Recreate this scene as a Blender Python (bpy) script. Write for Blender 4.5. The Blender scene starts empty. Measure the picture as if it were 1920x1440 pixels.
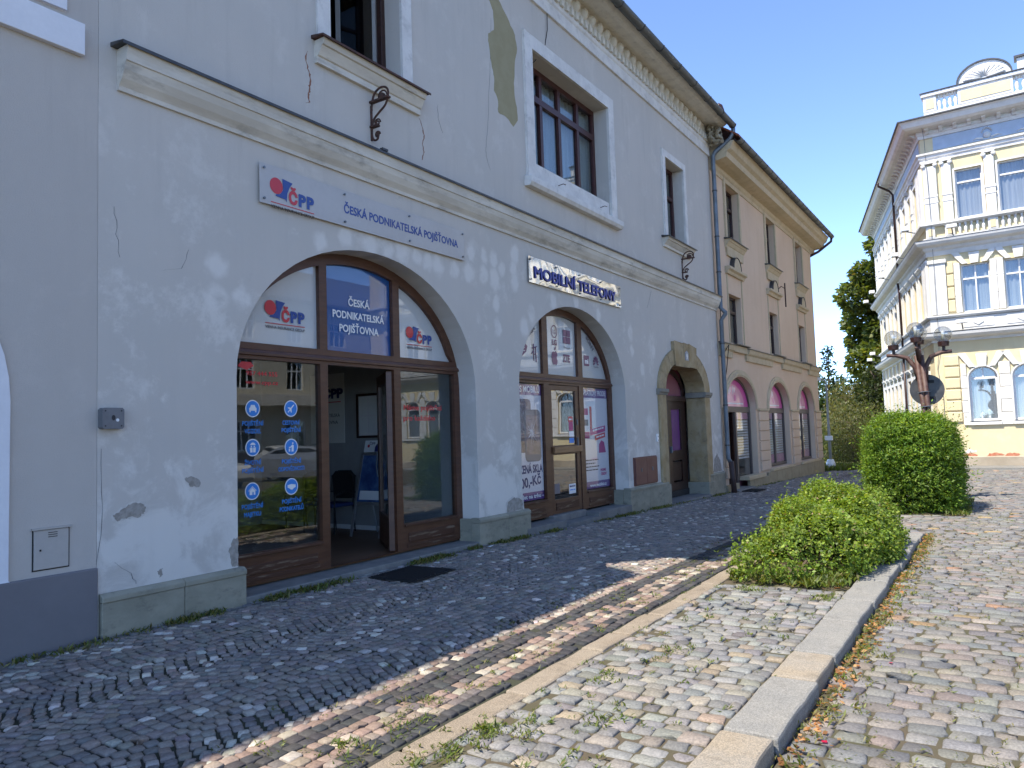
import bpy, bmesh, math, random
import numpy as np
from mathutils import Vector, Matrix
from mathutils.geometry import tessellate_polygon
rng = np.random.default_rng(7); random.seed(7)
S = bpy.context.scene; COL = S.collection
R = math.radians

# ---------------------------------------------------------------- camera, sky, sun, exposure
CAMP = np.array([0., -6.513, 1.62]); FPX = 1409.07
YAW, PITCH, ROLL = R(33.0977), R(3.7443), R(-1.8588)
_f = np.array([math.cos(YAW)*math.cos(PITCH), math.sin(YAW)*math.cos(PITCH), math.sin(PITCH)])
_r = np.cross(_f, [0, 0, 1.]); _r /= np.linalg.norm(_r); _u = np.cross(_r, _f)
_c, _s = math.cos(ROLL), math.sin(ROLL)
CR, CU = _c*_r+_s*_u, -_s*_r+_c*_u
cam = bpy.data.cameras.new('camera'); co = bpy.data.objects.new('camera', cam); COL.objects.link(co)
co.matrix_world = Matrix(((CR[0], CU[0], -_f[0], CAMP[0]), (CR[1], CU[1], -_f[1], CAMP[1]), (CR[2], CU[2], -_f[2], CAMP[2]), (0, 0, 0, 1)))
cam.sensor_width = 36; cam.lens = FPX/1920*36; cam.clip_start = .05; cam.clip_end = 3000
S.camera = co
SUN = np.array([-5.55, 2.75, 9.95]); SUN /= np.linalg.norm(SUN)
EL = math.asin(SUN[2]); AZ = math.atan2(SUN[0], SUN[1])
W = bpy.data.worlds.new('World'); S.world = W; W.use_nodes = True
nt = W.node_tree; bg = nt.nodes['Background']
sk = nt.nodes.new('ShaderNodeTexSky'); sk.sky_type = 'NISHITA'; sk.sun_disc = False
sk.sun_elevation = EL; sk.sun_rotation = AZ; sk.altitude = 300; sk.air_density = .43; sk.dust_density = 0.; sk.ozone_density = 2.5
nt.links.new(sk.outputs[0], bg.inputs[0]); bg.inputs[1].default_value = .15
sl = bpy.data.lights.new('sun', 'SUN'); sl.energy = 2.35; sl.angle = R(.53); sl.color = (1, .925, .8)
so = bpy.data.objects.new('sun', sl); COL.objects.link(so); so.location = (0, 0, 40)
so.rotation_euler = Vector(-SUN).to_track_quat('-Z', 'Y').to_euler()
S.view_settings.view_transform = 'Standard'; S.view_settings.look = 'None'; S.view_settings.gamma = 1
S.view_settings.exposure = 2.0; S.view_settings.use_curve_mapping = False
S.render.engine = 'CYCLES'; S.cycles.max_bounces = 8; S.cycles.transparent_max_bounces = 12
S.cycles.use_denoising = True; S.cycles.caustics_reflective = False; S.cycles.caustics_refractive = False

def proj(P):
    q = np.asarray(P, float)-CAMP
    z = q@_f
    return 960+FPX*(q@CR)/z, 720-FPX*(q@CU)/z, z
def gz(x, y):
    x = np.asarray(x, float); y = np.asarray(y, float)
    return -.017*np.clip(x-9, 0, 33)*np.clip(1+(y+1.5)/5, .25, 1)
def sstep(a, b, x):
    t = np.clip((x-a)/(b-a), 0, 1); return t*t*(3-2*t)
def rz(x, y): return gz(x, y)-.078*(1-sstep(10.5, 13.5, x))*(np.asarray(y) < -5.41)

# ---------------------------------------------------------------- mesh helpers
class Fr:
    def __init__(s, o, u, n): s.o, s.u, s.n = np.array(o, float), np.array(u, float), np.array(n, float)
    def __call__(s, u, d, z): return tuple(s.o+u*s.u+d*s.n+np.array([0, 0, z]))
FA = Fr((0, 0, 0), (1, 0, 0), (0, -1, 0))
class MB:
    def __init__(s): s.v, s.f = [], []
    def add(s, vs, fs):
        b = len(s.v); s.v += [tuple(map(float, p)) for p in vs]; s.f += [tuple(b+i for i in f) for f in fs]; return s
    def box(s, F, u0, u1, d0, d1, z0, z1):
        vs = [F(u, d, z) for z in (z0, z1) for d in (d0, d1) for u in (u0, u1)]
        return s.add(vs, [(0, 1, 3, 2), (4, 6, 7, 5), (0, 4, 5, 1), (2, 3, 7, 6), (0, 2, 6, 4), (1, 5, 7, 3)])
    def slab(s, F, outer, holes=(), d0=0, d1=.02, back=True):
        loops = [list(outer)]+[list(h) for h in holes]
        tri = tessellate_polygon([[Vector((a, b, 0)) for a, b in l] for l in loops])
        pts = [p for l in loops for p in l]; n = len(pts)
        fs = [tuple(t) for t in tri]
        vs = [F(a, d1, b) for a, b in pts]
        if back or holes or d0 != d1:
            vs += [F(a, d0, b) for a, b in pts]
            if back: fs += [tuple(n+i for i in reversed(t)) for t in tri]
            k = 0
            for l in loops:
                m = len(l)
                fs += [(k+i, k+(i+1) % m, n+k+(i+1) % m, n+k+i) for i in range(m)]; k += m
        return s.add(vs, fs)
    def sweep(s, F, prof, u0, u1):
        n = len(prof)
        return s.add([F(u0, d, z) for d, z in prof]+[F(u1, d, z) for d, z in prof],
                     [(i, (i+1) % n, n+(i+1) % n, n+i) for i in range(n)]+[tuple(range(n))[::-1], tuple(range(n, 2*n))])
    def ring(s, F, prof, path):
        # sweep a (offset, d) profile along a planar path [(u,z,nu,nz)]; offset runs along the path normal
        m = len(prof); vs = []; fs = []
        for (a, b, na, nb) in path: vs += [F(a+o*na, d, b+o*nb) for o, d in prof]
        for i in range(len(path)-1): fs += [(i*m+j, i*m+(j+1) % m, (i+1)*m+(j+1) % m, (i+1)*m+j) for j in range(m)]
        fs += [tuple(range(m)), tuple(range((len(path)-1)*m, len(path)*m))[::-1]]
        return s.add(vs, fs)
    def tube(s, P, r, n=8, cap=True):
        P = [np.array(p, float) for p in P]; rs = r if hasattr(r, '__len__') else [r]*len(P)
        vs = []; fs = []; last = None
        for i, p in enumerate(P):
            t = P[min(i+1, len(P)-1)]-P[max(i-1, 0)]; t = t/(np.linalg.norm(t)+1e-9)
            if last is None:
                a = np.cross(t, [0, 0, 1.] if abs(t[2]) < .9 else [1., 0, 0])
            else: a = last-t*(last@t)
            a /= np.linalg.norm(a)+1e-9; last = a; b = np.cross(t, a)
            vs += [p+rs[i]*(math.cos(2*math.pi*k/n)*a+math.sin(2*math.pi*k/n)*b) for k in range(n)]
        for i in range(len(P)-1): fs += [(i*n+k, i*n+(k+1) % n, (i+1)*n+(k+1) % n, (i+1)*n+k) for k in range(n)]
        if cap: fs += [tuple(range(n))[::-1], tuple(range((len(P)-1)*n, len(P)*n))]
        return s.add(vs, fs)
    def lathe(s, c, prof, n=16, ax=None):
        vs = []; fs = []
        ax = np.array([0, 0, 1.]) if ax is None else np.array(ax, float)/np.linalg.norm(ax)
        a = np.cross(ax, [1., 0, 0] if abs(ax[0]) < .9 else [0, 1., 0]); a /= np.linalg.norm(a); b = np.cross(ax, a)
        for r, z in prof: vs += [np.array(c)+z*ax+r*(math.cos(2*math.pi*k/n)*a+math.sin(2*math.pi*k/n)*b) for k in range(n)]
        for i in range(len(prof)-1): fs += [(i*n+k, i*n+(k+1) % n, (i+1)*n+(k+1) % n, (i+1)*n+k) for k in range(n)]
        fs += [tuple(range(n))[::-1], tuple(range((len(prof)-1)*n, len(prof)*n))]
        return s.add(vs, fs)
    def build(s, name, mat, parent=None, smooth=False, bevel=0, kind=None, label=None, cat=None, group=None):
        me = bpy.data.meshes.new(name); me.from_pydata(s.v, [], s.f); me.update()
        return link(me, name, mat, parent, smooth, bevel, kind, label, cat, group)
def link(me, name, mat, parent=None, smooth=False, bevel=0, kind=None, label=None, cat=None, group=None):
    if mat: me.materials.append(mat)
    if smooth: me.polygons.foreach_set('use_smooth', [True]*len(me.polygons))
    o = bpy.data.objects.new(name, me); COL.objects.link(o)
    if parent:
        o.parent = parent
        if parent.type == 'EMPTY': o.location = -parent.location
    if bevel:
        b = o.modifiers.new('bevel', 'BEVEL'); b.width = bevel; b.segments = 2; b.limit_method = 'ANGLE'; b.angle_limit = R(40)
    tag(o, label, cat, group, kind); return o
def tag(o, label=None, cat=None, group=None, kind=None):
    if label: o['label'] = label
    if cat: o['category'] = cat
    if group: o['group'] = group
    if kind: o['kind'] = kind
    return o
def thing(name, label, cat, loc=(0, 0, 0), group=None):
    o = bpy.data.objects.new(name, None); COL.objects.link(o); o.location = loc; o.empty_display_size = .2
    return tag(o, label, cat, group)
def one(fn, *a): m = MB(); getattr(m, fn)(*a); return m
def boxp(name, mat, parent, F, *a, bevel=0, **k): return one('box', F, *a).build(name, mat, parent, bevel=bevel, **k)
def rect(a0, a1, b0, b1): return [(a0, b0), (a1, b0), (a1, b1), (a0, b1)]
def arch(c, a, zs, b, z0, n=28):
    return [(c-a, z0)]+[(c-a*math.cos(math.pi*i/n), zs+b*math.sin(math.pi*i/n)) for i in range(n+1)]+[(c+a, z0)]
def archpath(c, a, zs, b, z0, n=28):
    out = [(c-a, z0, -1, 0)]
    for i in range(n+1):
        t = math.pi*i/n; nx, nz = -math.cos(t)/a, math.sin(t)/b; l = math.hypot(nx, nz)
        out.append((c-a*math.cos(t), zs+b*math.sin(t), nx/l, nz/l))
    return out+[(c+a, z0, 1, 0)]
def clip_arch(c, a, zs, b, u0, u1, z0, n=14):
    # region u0..u1 above z0 below an arch curve
    us = [u0+(u1-u0)*i/n for i in range(n+1)]
    top = [(u, max(z0+.01, zs+b*math.sqrt(max(0, 1-((u-c)/a)**2)))) for u in us]
    return [(u0, z0), (u1, z0)]+top[::-1]
def circ(x, z, rx, rz_=None, n=24): return [(x+rx*math.cos(2*math.pi*i/n), z+(rz_ or rx)*math.sin(2*math.pi*i/n)) for i in range(n)]
def rag(poly, amp=.015, sub=3):
    out = []
    for i, p in enumerate(poly):
        q = poly[(i+1) % len(poly)]
        for k in range(sub):
            t = k/sub; out.append((p[0]*(1-t)+q[0]*t+random.uniform(-amp, amp), p[1]*(1-t)+q[1]*t+random.uniform(-amp, amp)))
    return out

# ---------------------------------------------------------------- materials
MATS = {}
def nodes(name):
    m = bpy.data.materials.new(name); m.use_nodes = True; t = m.node_tree
    return m, t, t.nodes['Principled BSDF'], t.nodes, t.links
def mk(t, kind, **kw):
    n = t.nodes.new(kind)
    for k, v in kw.items(): setattr(n, k, v)
    return n
def noise(t, scale, detail=4, rough=.6, src=None, dist=0):
    n = mk(t, 'ShaderNodeTexNoise'); n.inputs['Scale'].default_value = scale; n.inputs['Detail'].default_value = detail
    n.inputs['Roughness'].default_value = rough; n.inputs['Distortion'].default_value = dist
    if src: t.links.new(src, n.inputs['Vector'])
    return n.outputs['Fac']
def ramp(t, src, p0, p1, c0=(0, 0, 0, 1), c1=(1, 1, 1, 1)):
    n = mk(t, 'ShaderNodeMapRange'); n.interpolation_type = 'SMOOTHSTEP'
    t.links.new(src, n.inputs[0]); n.inputs[1].default_value = p0; n.inputs[2].default_value = p1; return n.outputs[0]
def mix(t, fac, a, b, mode='MIX'):
    n = mk(t, 'ShaderNodeMix', data_type='RGBA', blend_type=mode)
    for i, v in ((0, fac), (6, a), (7, b)):
        if isinstance(v, (int, float)): n.inputs[i].default_value = v
        elif isinstance(v, tuple): n.inputs[i].default_value = (*v[:3], 1)
        else: t.links.new(v, n.inputs[i])
    return n.outputs[2]
def math_(t, op, a, b=0.):
    n = mk(t, 'ShaderNodeMath', operation=op)
    for i, v in ((0, a), (1, b)):
        if isinstance(v, (int, float)): n.inputs[i].default_value = v
        else: t.links.new(v, n.inputs[i])
    return n.outputs[0]
def bump(t, b, src, strength=.3, dist=.01):
    n = mk(t, 'ShaderNodeBump'); n.inputs['Strength'].default_value = strength; n.inputs['Distance'].default_value = dist
    t.links.new(src, n.inputs['Height']); t.links.new(n.outputs[0], b.inputs['Normal'])
def coord(t, sc=None):
    c = mk(t, 'ShaderNodeTexCoord').outputs['Object']
    if sc:
        m = mk(t, 'ShaderNodeMapping'); m.inputs['Scale'].default_value = sc; t.links.new(c, m.inputs[0]); return m.outputs[0]
    return c
def pbr(name, c1, rough=.8, c2=None, scale=4, var=.12, bs=60, bstr=.15, bd=.004, metal=0, spec=.4, coat=0, sc=None, lo=.35, hi=.65, grime=0):
    if name in MATS: return MATS[name]
    m, t, b, N, L = nodes(name); v = coord(t, sc)
    c2 = c2 or tuple(x*(1-var) for x in c1)
    col = mix(t, ramp(t, noise(t, scale, 5, .6, v), lo, hi), c1, c2)
    fine = noise(t, scale*9, 4, .65, v)
    col = mix(t, .22, col, mix(t, fine, tuple(x*.65 for x in c1), tuple(min(1, x*1.3) for x in c1)))
    if grime:
        col = mix(t, math_(t, 'MULTIPLY', ramp(t, noise(t, scale*1.7, 6, .7, v), .5, .72), grime), col, (.07, .06, .05))
    L.new(col, b.inputs['Base Color']); b.inputs['Roughness'].default_value = rough; b.inputs['Metallic'].default_value = metal
    b.inputs['Specular IOR Level'].default_value = spec; b.inputs['Coat Weight'].default_value = coat; b.inputs['Coat Roughness'].default_value = .03
    if bstr: bump(t, b, noise(t, bs, 5, .6, v), bstr, bd)
    MATS[name] = m; return m
def flat(name, c, rough=.5, coat=0, metal=0, spec=.4):
    if name in MATS: return MATS[name]
    m, t, b, N, L = nodes(name); b.inputs['Base Color'].default_value = (*c, 1); b.inputs['Roughness'].default_value = rough
    v = coord(t); L.new(mix(t, .12, c, mix(t, noise(t, 14, 4, .6, v), tuple(x*.6 for x in c), tuple(min(1, x*1.25) for x in c))), b.inputs['Base Color'])
    b.inputs['Coat Weight'].default_value = coat; b.inputs['Metallic'].default_value = metal; b.inputs['Specular IOR Level'].default_value = spec
    MATS[name] = m; return m
def granite(name, c1, c2, scale=2.5, sp=.5):
    m, t, b, N, L = nodes(name); v = coord(t)
    col = mix(t, ramp(t, noise(t, scale, 6, .65, v), .35, .65), c1, c2)
    vo = mk(t, 'ShaderNodeTexVoronoi'); vo.inputs['Scale'].default_value = 190; L.new(v, vo.inputs['Vector'])
    spk = noise(t, 130, 4, .7, v)
    col = mix(t, sp, col, mix(t, ramp(t, spk, .34, .66), tuple(x*.35 for x in c1), tuple(min(1, x*1.5) for x in c1)))
    col = mix(t, math_(t, 'MULTIPLY', ramp(t, noise(t, 5, 7, .7, v, .5), .52, .72), .5), col, tuple(x*.45 for x in c1))
    L.new(col, b.inputs['Base Color']); b.inputs['Roughness'].default_value = .85; b.inputs['Specular IOR Level'].default_value = .25
    bump(t, b, math_(t, 'ADD', spk, math_(t, 'MULTIPLY', noise(t, 14, 5, .6, v), 1.5)), .7, .007); MATS[name] = m; return m
def vcol(name, rough=.75, bs=70, bstr=.3, bd=.004, sub=0, spec=.3, var=.25, nscale=25):
    m, t, b, N, L = nodes(name); a = mk(t, 'ShaderNodeAttribute', attribute_name='Col'); v = coord(t)
    n1 = noise(t, nscale, 5, .65, v)
    L.new(mix(t, var, a.outputs[0], mix(t, ramp(t, n1, .3, .7), (.02, .02, .018), (.62, .6, .56)), 'OVERLAY'), b.inputs['Base Color'])
    b.inputs['Roughness'].default_value = rough; b.inputs['Specular IOR Level'].default_value = spec
    if bstr: bump(t, b, noise(t, bs, 5, .65, v), bstr, bd)
    if sub:   # leaf: light through the blade
        tr = mk(t, 'ShaderNodeBsdfTranslucent'); mx = mk(t, 'ShaderNodeMixShader'); mx.inputs[0].default_value = sub
        g = mix(t, 1., a.outputs[0], (1.5, 1.35, .5), 'MULTIPLY'); L.new(g, tr.inputs[0])
        L.new(b.outputs[0], mx.inputs[1]); L.new(tr.outputs[0], mx.inputs[2]); L.new(mx.outputs[0], N['Material Output'].inputs[0])
    MATS[name] = m; return m
def glass(name, tint=(.8, .85, .86), boost=2.2, base=.03, rough=.0):
    m, t, b, N, L = nodes(name)
    tr = mk(t, 'ShaderNodeBsdfTransparent'); tr.inputs[0].default_value = (*tint, 1)
    gl = mk(t, 'ShaderNodeBsdfGlossy'); gl.inputs['Roughness'].default_value = rough
    fr = mk(t, 'ShaderNodeLayerWeight'); fr.inputs[0].default_value = .5
    p5 = math_(t, 'POWER', fr.outputs['Facing'], 5.)
    f = mk(t, 'ShaderNodeMath', operation='MULTIPLY_ADD', use_clamp=True); L.new(p5, f.inputs[0]); f.inputs[1].default_value = boost; f.inputs[2].default_value = base
    bn = mk(t, 'ShaderNodeBump'); bn.inputs['Strength'].default_value = .05; bn.inputs['Distance'].default_value = .02
    L.new(noise(t, 1.1, 2, .5, coord(t)), bn.inputs['Height']); L.new(bn.outputs[0], gl.inputs['Normal'])
    mx = mk(t, 'ShaderNodeMixShader'); L.new(f.outputs[0], mx.inputs[0]); L.new(tr.outputs[0], mx.inputs[1]); L.new(gl.outputs[0], mx.inputs[2])
    L.new(mx.outputs[0], N['Material Output'].inputs[0]); MATS[name] = m; return m
GLASS = glass('window_glass', boost=1., base=.085)
CLEARG = glass('clear_glass', (.95, .96, .97), 1., .04)
WOOD = pbr('brown_joinery', (.075, .028, .014), .42, (.11, .045, .022), 7, bs=30, bstr=.2, sc=(.6, .6, 3), spec=.5, grime=.35)
WORN = pbr('worn_joinery', (.07, .028, .014), .6, (.21, .15, .10), 6, bs=30, bstr=.35, sc=(.5, 1, 4), lo=.52, hi=.66)
DARKWOOD = pbr('dark_joinery', (.03, .013, .01), .4, (.05, .02, .014), 8, bstr=.15, sc=(.6, .6, 3))
WHITE = pbr('white_trim', (.72, .69, .64), .8, (.6, .57, .53), 3, bs=25, bstr=.25, grime=.25)
CREAMTRIM = pbr('old_white_trim', (.66, .61, .52), .85, (.52, .47, .39), 2.2, bs=18, bstr=.3, grime=.4, sc=(.5, 1, 1.6))
SHEET = pbr('dark_sheet_metal', (.06, .062, .065), .45, (.1, .095, .09), 5, bstr=.1, metal=.5)
ZINC = pbr('zinc_pipe', (.17, .2, .23), .5, (.12, .13, .14), 3, bstr=.12, metal=.35)
ZINCD = pbr('weathered_zinc', (.09, .095, .09), .55, (.13, .13, .12), 3, bstr=.12, metal=.35)
IRON = pbr('rusty_iron', (.05, .028, .022), .75, (.11, .045, .03), 18, bstr=.3)
PLINTH = pbr('green_stone_plinth', (.25, .235, .175), .8, (.33, .305, .23), 2.5, bs=40, bstr=.45, bd=.006, grime=.55, sc=(1, 1, 1.8))
STEP = pbr('step_stone', (.16, .16, .155), .75, (.23, .22, .2), 4, bs=50, bstr=.35, grime=.3)
SAND = pbr('sandstone', (.33, .235, .115), .85, (.42, .33, .2), 3, bs=50, bstr=.5, bd=.006, grime=.45)
BLACK = flat('black_rubber', (.012, .012, .013), .7)
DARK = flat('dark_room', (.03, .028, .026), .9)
CURTAIN = pbr('white_curtain', (.55, .55, .54), .9, (.42, .42, .42), 2, bstr=0, sc=(14, 14, .4))
def facade_mat(name, A, B, Wc, blobs=(), wz=1.5, blobcol=(.73, .685, .62), grime=.12):
    m, t, b, N, L = nodes(name); v = coord(t)
    sep = mk(t, 'ShaderNodeSeparateXYZ'); L.new(v, sep.inputs[0]); Z = sep.outputs[2]
    n1 = noise(t, .55, 6, .6, v); n2 = noise(t, 2.1, 6, .65, v, .6); st = noise(t, 1.0, 5, .6, coord(t, (3.2, 3.2, .35)))
    col = mix(t, ramp(t, n1, .36, .62), A, B)
    col = mix(t, math_(t, 'MULTIPLY', ramp(t, st, .45, .75), .13), col, tuple(x*.8 for x in A))
    # paler lime-washed zone towards the foot, ragged edge
    k = math_(t, 'ADD', math_(t, 'MULTIPLY', math_(t, 'SUBTRACT', wz, Z), .5), math_(t, 'MULTIPLY', math_(t, 'SUBTRACT', n2, .5), 3.0))
    col = mix(t, math_(t, 'MULTIPLY', ramp(t, k, .0, .5), .85), col, Wc)
    # flaked pale patches anywhere
    col = mix(t, math_(t, 'MULTIPLY', ramp(t, noise(t, 1.25, 10, .74, v, .12), .52, .64), math_(t, 'ADD', .25, math_(t, 'MULTIPLY', ramp(t, Z, 5.2, 3.), .4))), col, Wc)
    zs_ = math_(t, 'MULTIPLY', ramp(t, noise(t, 1.3, 6, .7, coord(t, (2.6, 2.6, .22))), .5, .72), .16)
    col = mix(t, math_(t, 'MULTIPLY', zs_, math_(t, 'ADD', ramp(t, Z, 3.2, 4.8), .25)), col, tuple(x*.55 for x in A))
    if blobs:
        vd = mk(t, 'ShaderNodeVectorMath', operation='MULTIPLY_ADD'); nc = mk(t, 'ShaderNodeTexNoise'); nc.inputs['Scale'].default_value = 7; nc.inputs['Detail'].default_value = 4
        L.new(v, nc.inputs['Vector']); L.new(nc.outputs['Color'], vd.inputs[0]); vd.inputs[1].default_value = (.16, 0, .16); L.new(v, vd.inputs[2])
        acc = None
        for (x, z, r, q) in blobs:
            mp = mk(t, 'ShaderNodeMapping'); mp.inputs['Location'].default_value = (-(x+.08)/r, 0, -(z+.08)/(r*q)); mp.inputs['Scale'].default_value = (1/r, 0, 1/(r*q)); L.new(vd.outputs[0], mp.inputs[0])
            ln = mk(t, 'ShaderNodeVectorMath', operation='LENGTH'); L.new(mp.outputs[0], ln.inputs[0])
            f = ramp(t, ln.outputs['Value'], 1.15, .45)
            acc = f if acc is None else math_(t, 'MAXIMUM', acc, f)
        col = mix(t, math_(t, 'MULTIPLY', math_(t, 'MULTIPLY', acc, ramp(t, n2, .25, .5)), .7), col, blobcol)
    col = mix(t, math_(t, 'MULTIPLY', ramp(t, noise(t, 3.3, 8, .75, v, .3), .62, .75), grime*2), col, (.2, .19, .18))
    low = math_(t, 'MULTIPLY', ramp(t, math_(t, 'ADD', Z, math_(t, 'MULTIPLY', n2, .8)), 1.1, .5), .3)
    col = mix(t, low, col, (.40, .37, .34))
    L.new(col, b.inputs['Base Color']); b.inputs['Roughness'].default_value = .9; b.inputs['Specular IOR Level'].default_value = .25
    hh = math_(t, 'ADD', noise(t, 90, 5, .65, v), math_(t, 'ADD', math_(t, 'MULTIPLY', noise(t, 3, 6, .6, v), 2.2), math_(t, 'MULTIPLY', noise(t, .9, 3, .5, v), 4.))); bump(t, b, hh, .4, .009)
    MATS[name] = m; return m
D1 = [(6.02, 3.92), (6.42, 4.05), (6.85, 4.02), (7.16, 4.02), (7.43, 4.07), (7.74, 4.05), (7.97, 4.02), (8.18, 4.01), (8.57, 4.01), (8.91, 4.02), (8.98, 4.34), (4.64, 3.4), (4.65, 3.06), (4.93, 3.11)]
D2 = [(9.32, 4.34), (9.58, 4.33), (9.3, 4.04), (9.59, 4.04), (9.81, 4.22), (10.13, 4.29), (10.17, 4.06), (10.2, 4.52), (9.62, 3.64), (9.65, 3.28), (10.67, 3.58), (10.42, 3.35), (12.27, 4.01), (13.17, 3.86), (11.41, 3.9), (14.64, 3.66), (14.7, 3.29), (15.87, 3.38), (15.2, 2.9)]
BL = [(x, z, .12+.05*((i*7) % 5)/5, 1.1) for i, (x, z) in enumerate(D1)]+[(x, z, .11+.05*((i*5) % 4)/4, 1.35) for i, (x, z) in enumerate(D2)]
GREYWALL = facade_mat('grey_lime_wall', (.53, .49, .435), (.555, .507, .448), (.70, .655, .59), BL)
LEFTWALL = facade_mat('smooth_grey_render', (.49, .445, .395), (.505, .455, .40), (.53, .48, .425), (), wz=-6, grime=.02)
BEIGEWALL = facade_mat('beige_render', (.62, .455, .32), (.65, .485, .345), (.67, .52, .38), (), wz=-6, grime=.08)

# ---------------------------------------------------------------- ground, pavement, parking strip, road
def grid_sheet(name, xs, ys, zf, mat, **k):
    X, Y = np.meshgrid(xs, ys); Z = zf(X, Y); nx, ny = len(xs), len(ys)
    me = bpy.data.meshes.new(name)
    me.from_pydata(np.stack([X, Y, Z], -1).reshape(-1, 3).tolist(), [], [(j*nx+i, j*nx+i+1, (j+1)*nx+i+1, (j+1)*nx+i) for j in range(ny-1) for i in range(nx-1)])
    me.update(); return link(me, name, mat, smooth=True, **k)
def cobble_mat():
    m, t, b, N, L = nodes('far_cobbles'); v = coord(t, (8.2, 6.2, 0))
    vo = mk(t, 'ShaderNodeTexVoronoi', feature='DISTANCE_TO_EDGE'); L.new(v, vo.inputs['Vector']); vo.inputs['Scale'].default_value = 1; vo.inputs['Randomness'].default_value = .45
    vc = mk(t, 'ShaderNodeTexVoronoi'); L.new(v, vc.inputs['Vector']); vc.inputs['Scale'].default_value = 1; vc.inputs['Randomness'].default_value = .45
    e = ramp(t, vo.outputs[0], .02, .12)
    base = mix(t, .35, (.235, .225, .205), mix(t, 1., vc.outputs['Color'], (.4, .36, .32), 'MULTIPLY'))
    base = mix(t, .4, base, mix(t, noise(t, .35, 5, .6, coord(t)), (.17, .16, .14), (.33, .31, .28)))
    L.new(mix(t, e, (.075, .07, .045), base), b.inputs['Base Color']); b.inputs['Roughness'].default_value = .7
    bump(t, b, e, .6, .02); return m
COBB = cobble_mat()
SOIL = pbr('joint_soil', (.085, .067, .043), .95, (.062, .062, .03), 2.2, bs=50, bstr=.6, bd=.01)
SOILD = pbr('joint_dirt', (.035, .032, .027), .95, (.04, .045, .022), 1.3, bs=50, bstr=.5, bd=.008)
BEDSOIL = pbr('bed_soil', (.09, .065, .04), .95, (.07, .075, .03), 5, bs=40, bstr=.8, bd=.02)
xs = np.r_[-300, -120, -60, -30, np.arange(-16, 48, 1.), 52, 60, 80, 120, 200, 400, 900]
ys = np.r_[-900, -400, -200, -100, -60, np.arange(-44, -6, 2.), -5.9, -5.43, -5.39, np.arange(-5, 2.1, .5), 4, 8, 20, 60, 150, 400, 900]
grid_sheet('ground', xs, ys, lambda x, y: rz(x, y)-.07, COBB, kind='structure')
SETT = vcol('granite_setts', .75, 55, .6, .008, var=.35, nscale=70)
MOSA = vcol('mosaic_setts', .68, 70, .5, .006, var=.3, nscale=60)
def sett_arrays(cx, cy, ang, ln, wd, zf, jit=.13, dome=.008, base=.03, und=.004):
    n = len(cx); a = ln[:, None]/2; b = wd[:, None]/2; c = np.minimum(a, b)*rng.uniform(.1, .42, (n, 8))
    sx = np.array([1, 1, -1, -1, -1, -1, 1, 1.]); sy = np.array([1, 1, 1, 1, -1, -1, -1, -1.])
    alt = np.array([0, 1, 1, 0, 0, 1, 1, 0])
    # eight outline points: corners cut unevenly
    px = sx*(a-np.where(alt == 1, c, 0)); py = sy*(b-np.where(alt == 0, c, 0))
    px = px+rng.normal(0, 1, (n, 8))*a*jit*.45; py = py+rng.normal(0, 1, (n, 8))*b*jit*.45
    ca, sa = np.cos(ang)[:, None], np.sin(ang)[:, None]
    wx, wy = cx[:, None]+px*ca-py*sa, cy[:, None]+px*sa+py*ca
    ix, iy = cx[:, None]+.88*(px*ca-py*sa), cy[:, None]+.88*(px*sa+py*ca)
    tilt = rng.normal(0, .025, (n, 2)); lift = rng.normal(0, .004, n)
    z0 = zf(cx, cy)+lift+und*np.sin(cx*2.3+1.7*np.sin(cy*1.9))*np.cos(cy*3.1)
    def zz(x, y, k): return z0[:, None]+k+tilt[:, :1]*(x-cx[:, None])+tilt[:, 1:]*(y-cy[:, None])
    V = np.zeros((n, 25, 3))
    V[:, :8] = np.stack([wx, wy, zz(wx, wy, -base)], -1)
    V[:, 8:16] = np.stack([wx, wy, zz(wx, wy, -dome*1.1)], -1)
    V[:, 16:24] = np.stack([ix, iy, zz(ix, iy, -dome*.15)], -1)
    V[:, 24] = np.stack([cx, cy, z0+dome*.35], -1)
    return V
SF = [(i, (i+1) % 8, 8+(i+1) % 8, 8+i) for i in range(8)]+[(8+i, 8+(i+1) % 8, 16+(i+1) % 8, 16+i) for i in range(8)]+[(16+i, 16+(i+1) % 8, 24) for i in range(8)]
def sett_field(parent, name, V, colr, mat):
    n = len(V); c = V[:, 24]; px, py, z = proj(c)
    vis = (px > 0) & (px < 1920) & (py > 0) & (py < 1440) & (z > 0)
    score = np.where(vis, z, 1e6+z); order = np.argsort(score)
    def put(idx, nm, kind=None):
        k = len(idx); me = bpy.data.meshes.new(nm)
        q = np.concatenate([np.array([f for f in SF if len(f) == 4])[None]+25*np.arange(k)[:, None, None]]).reshape(-1, 4)
        tr = (np.array([f for f in SF if len(f) == 3])[None]+25*np.arange(k)[:, None, None]).reshape(-1, 3)
        me.vertices.add(25*k); me.vertices.foreach_set('co', V[idx].reshape(-1))
        me.loops.add(q.size+tr.size); me.loops.foreach_set('vertex_index', np.r_[q.reshape(-1), tr.reshape(-1)])
        st = np.r_[np.arange(len(q))*4, q.size+np.arange(len(tr))*3]
        me.polygons.add(len(st)); me.polygons.foreach_set('loop_start', st)
        me.update(calc_edges=True); me.validate()
        a = me.color_attributes.new('Col', 'FLOAT_COLOR', 'POINT')
        cc = np.ones((k, 25, 4)); cc[:, :, :3] = colr[idx][:, None]; a.data.foreach_set('color', cc.reshape(-1))
        link(me, nm, mat, parent, smooth=False, kind=kind)
    for i in order[:300]: put(np.array([i]), name)
    put(order[300:], name+'s_beyond', 'stuff')
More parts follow.
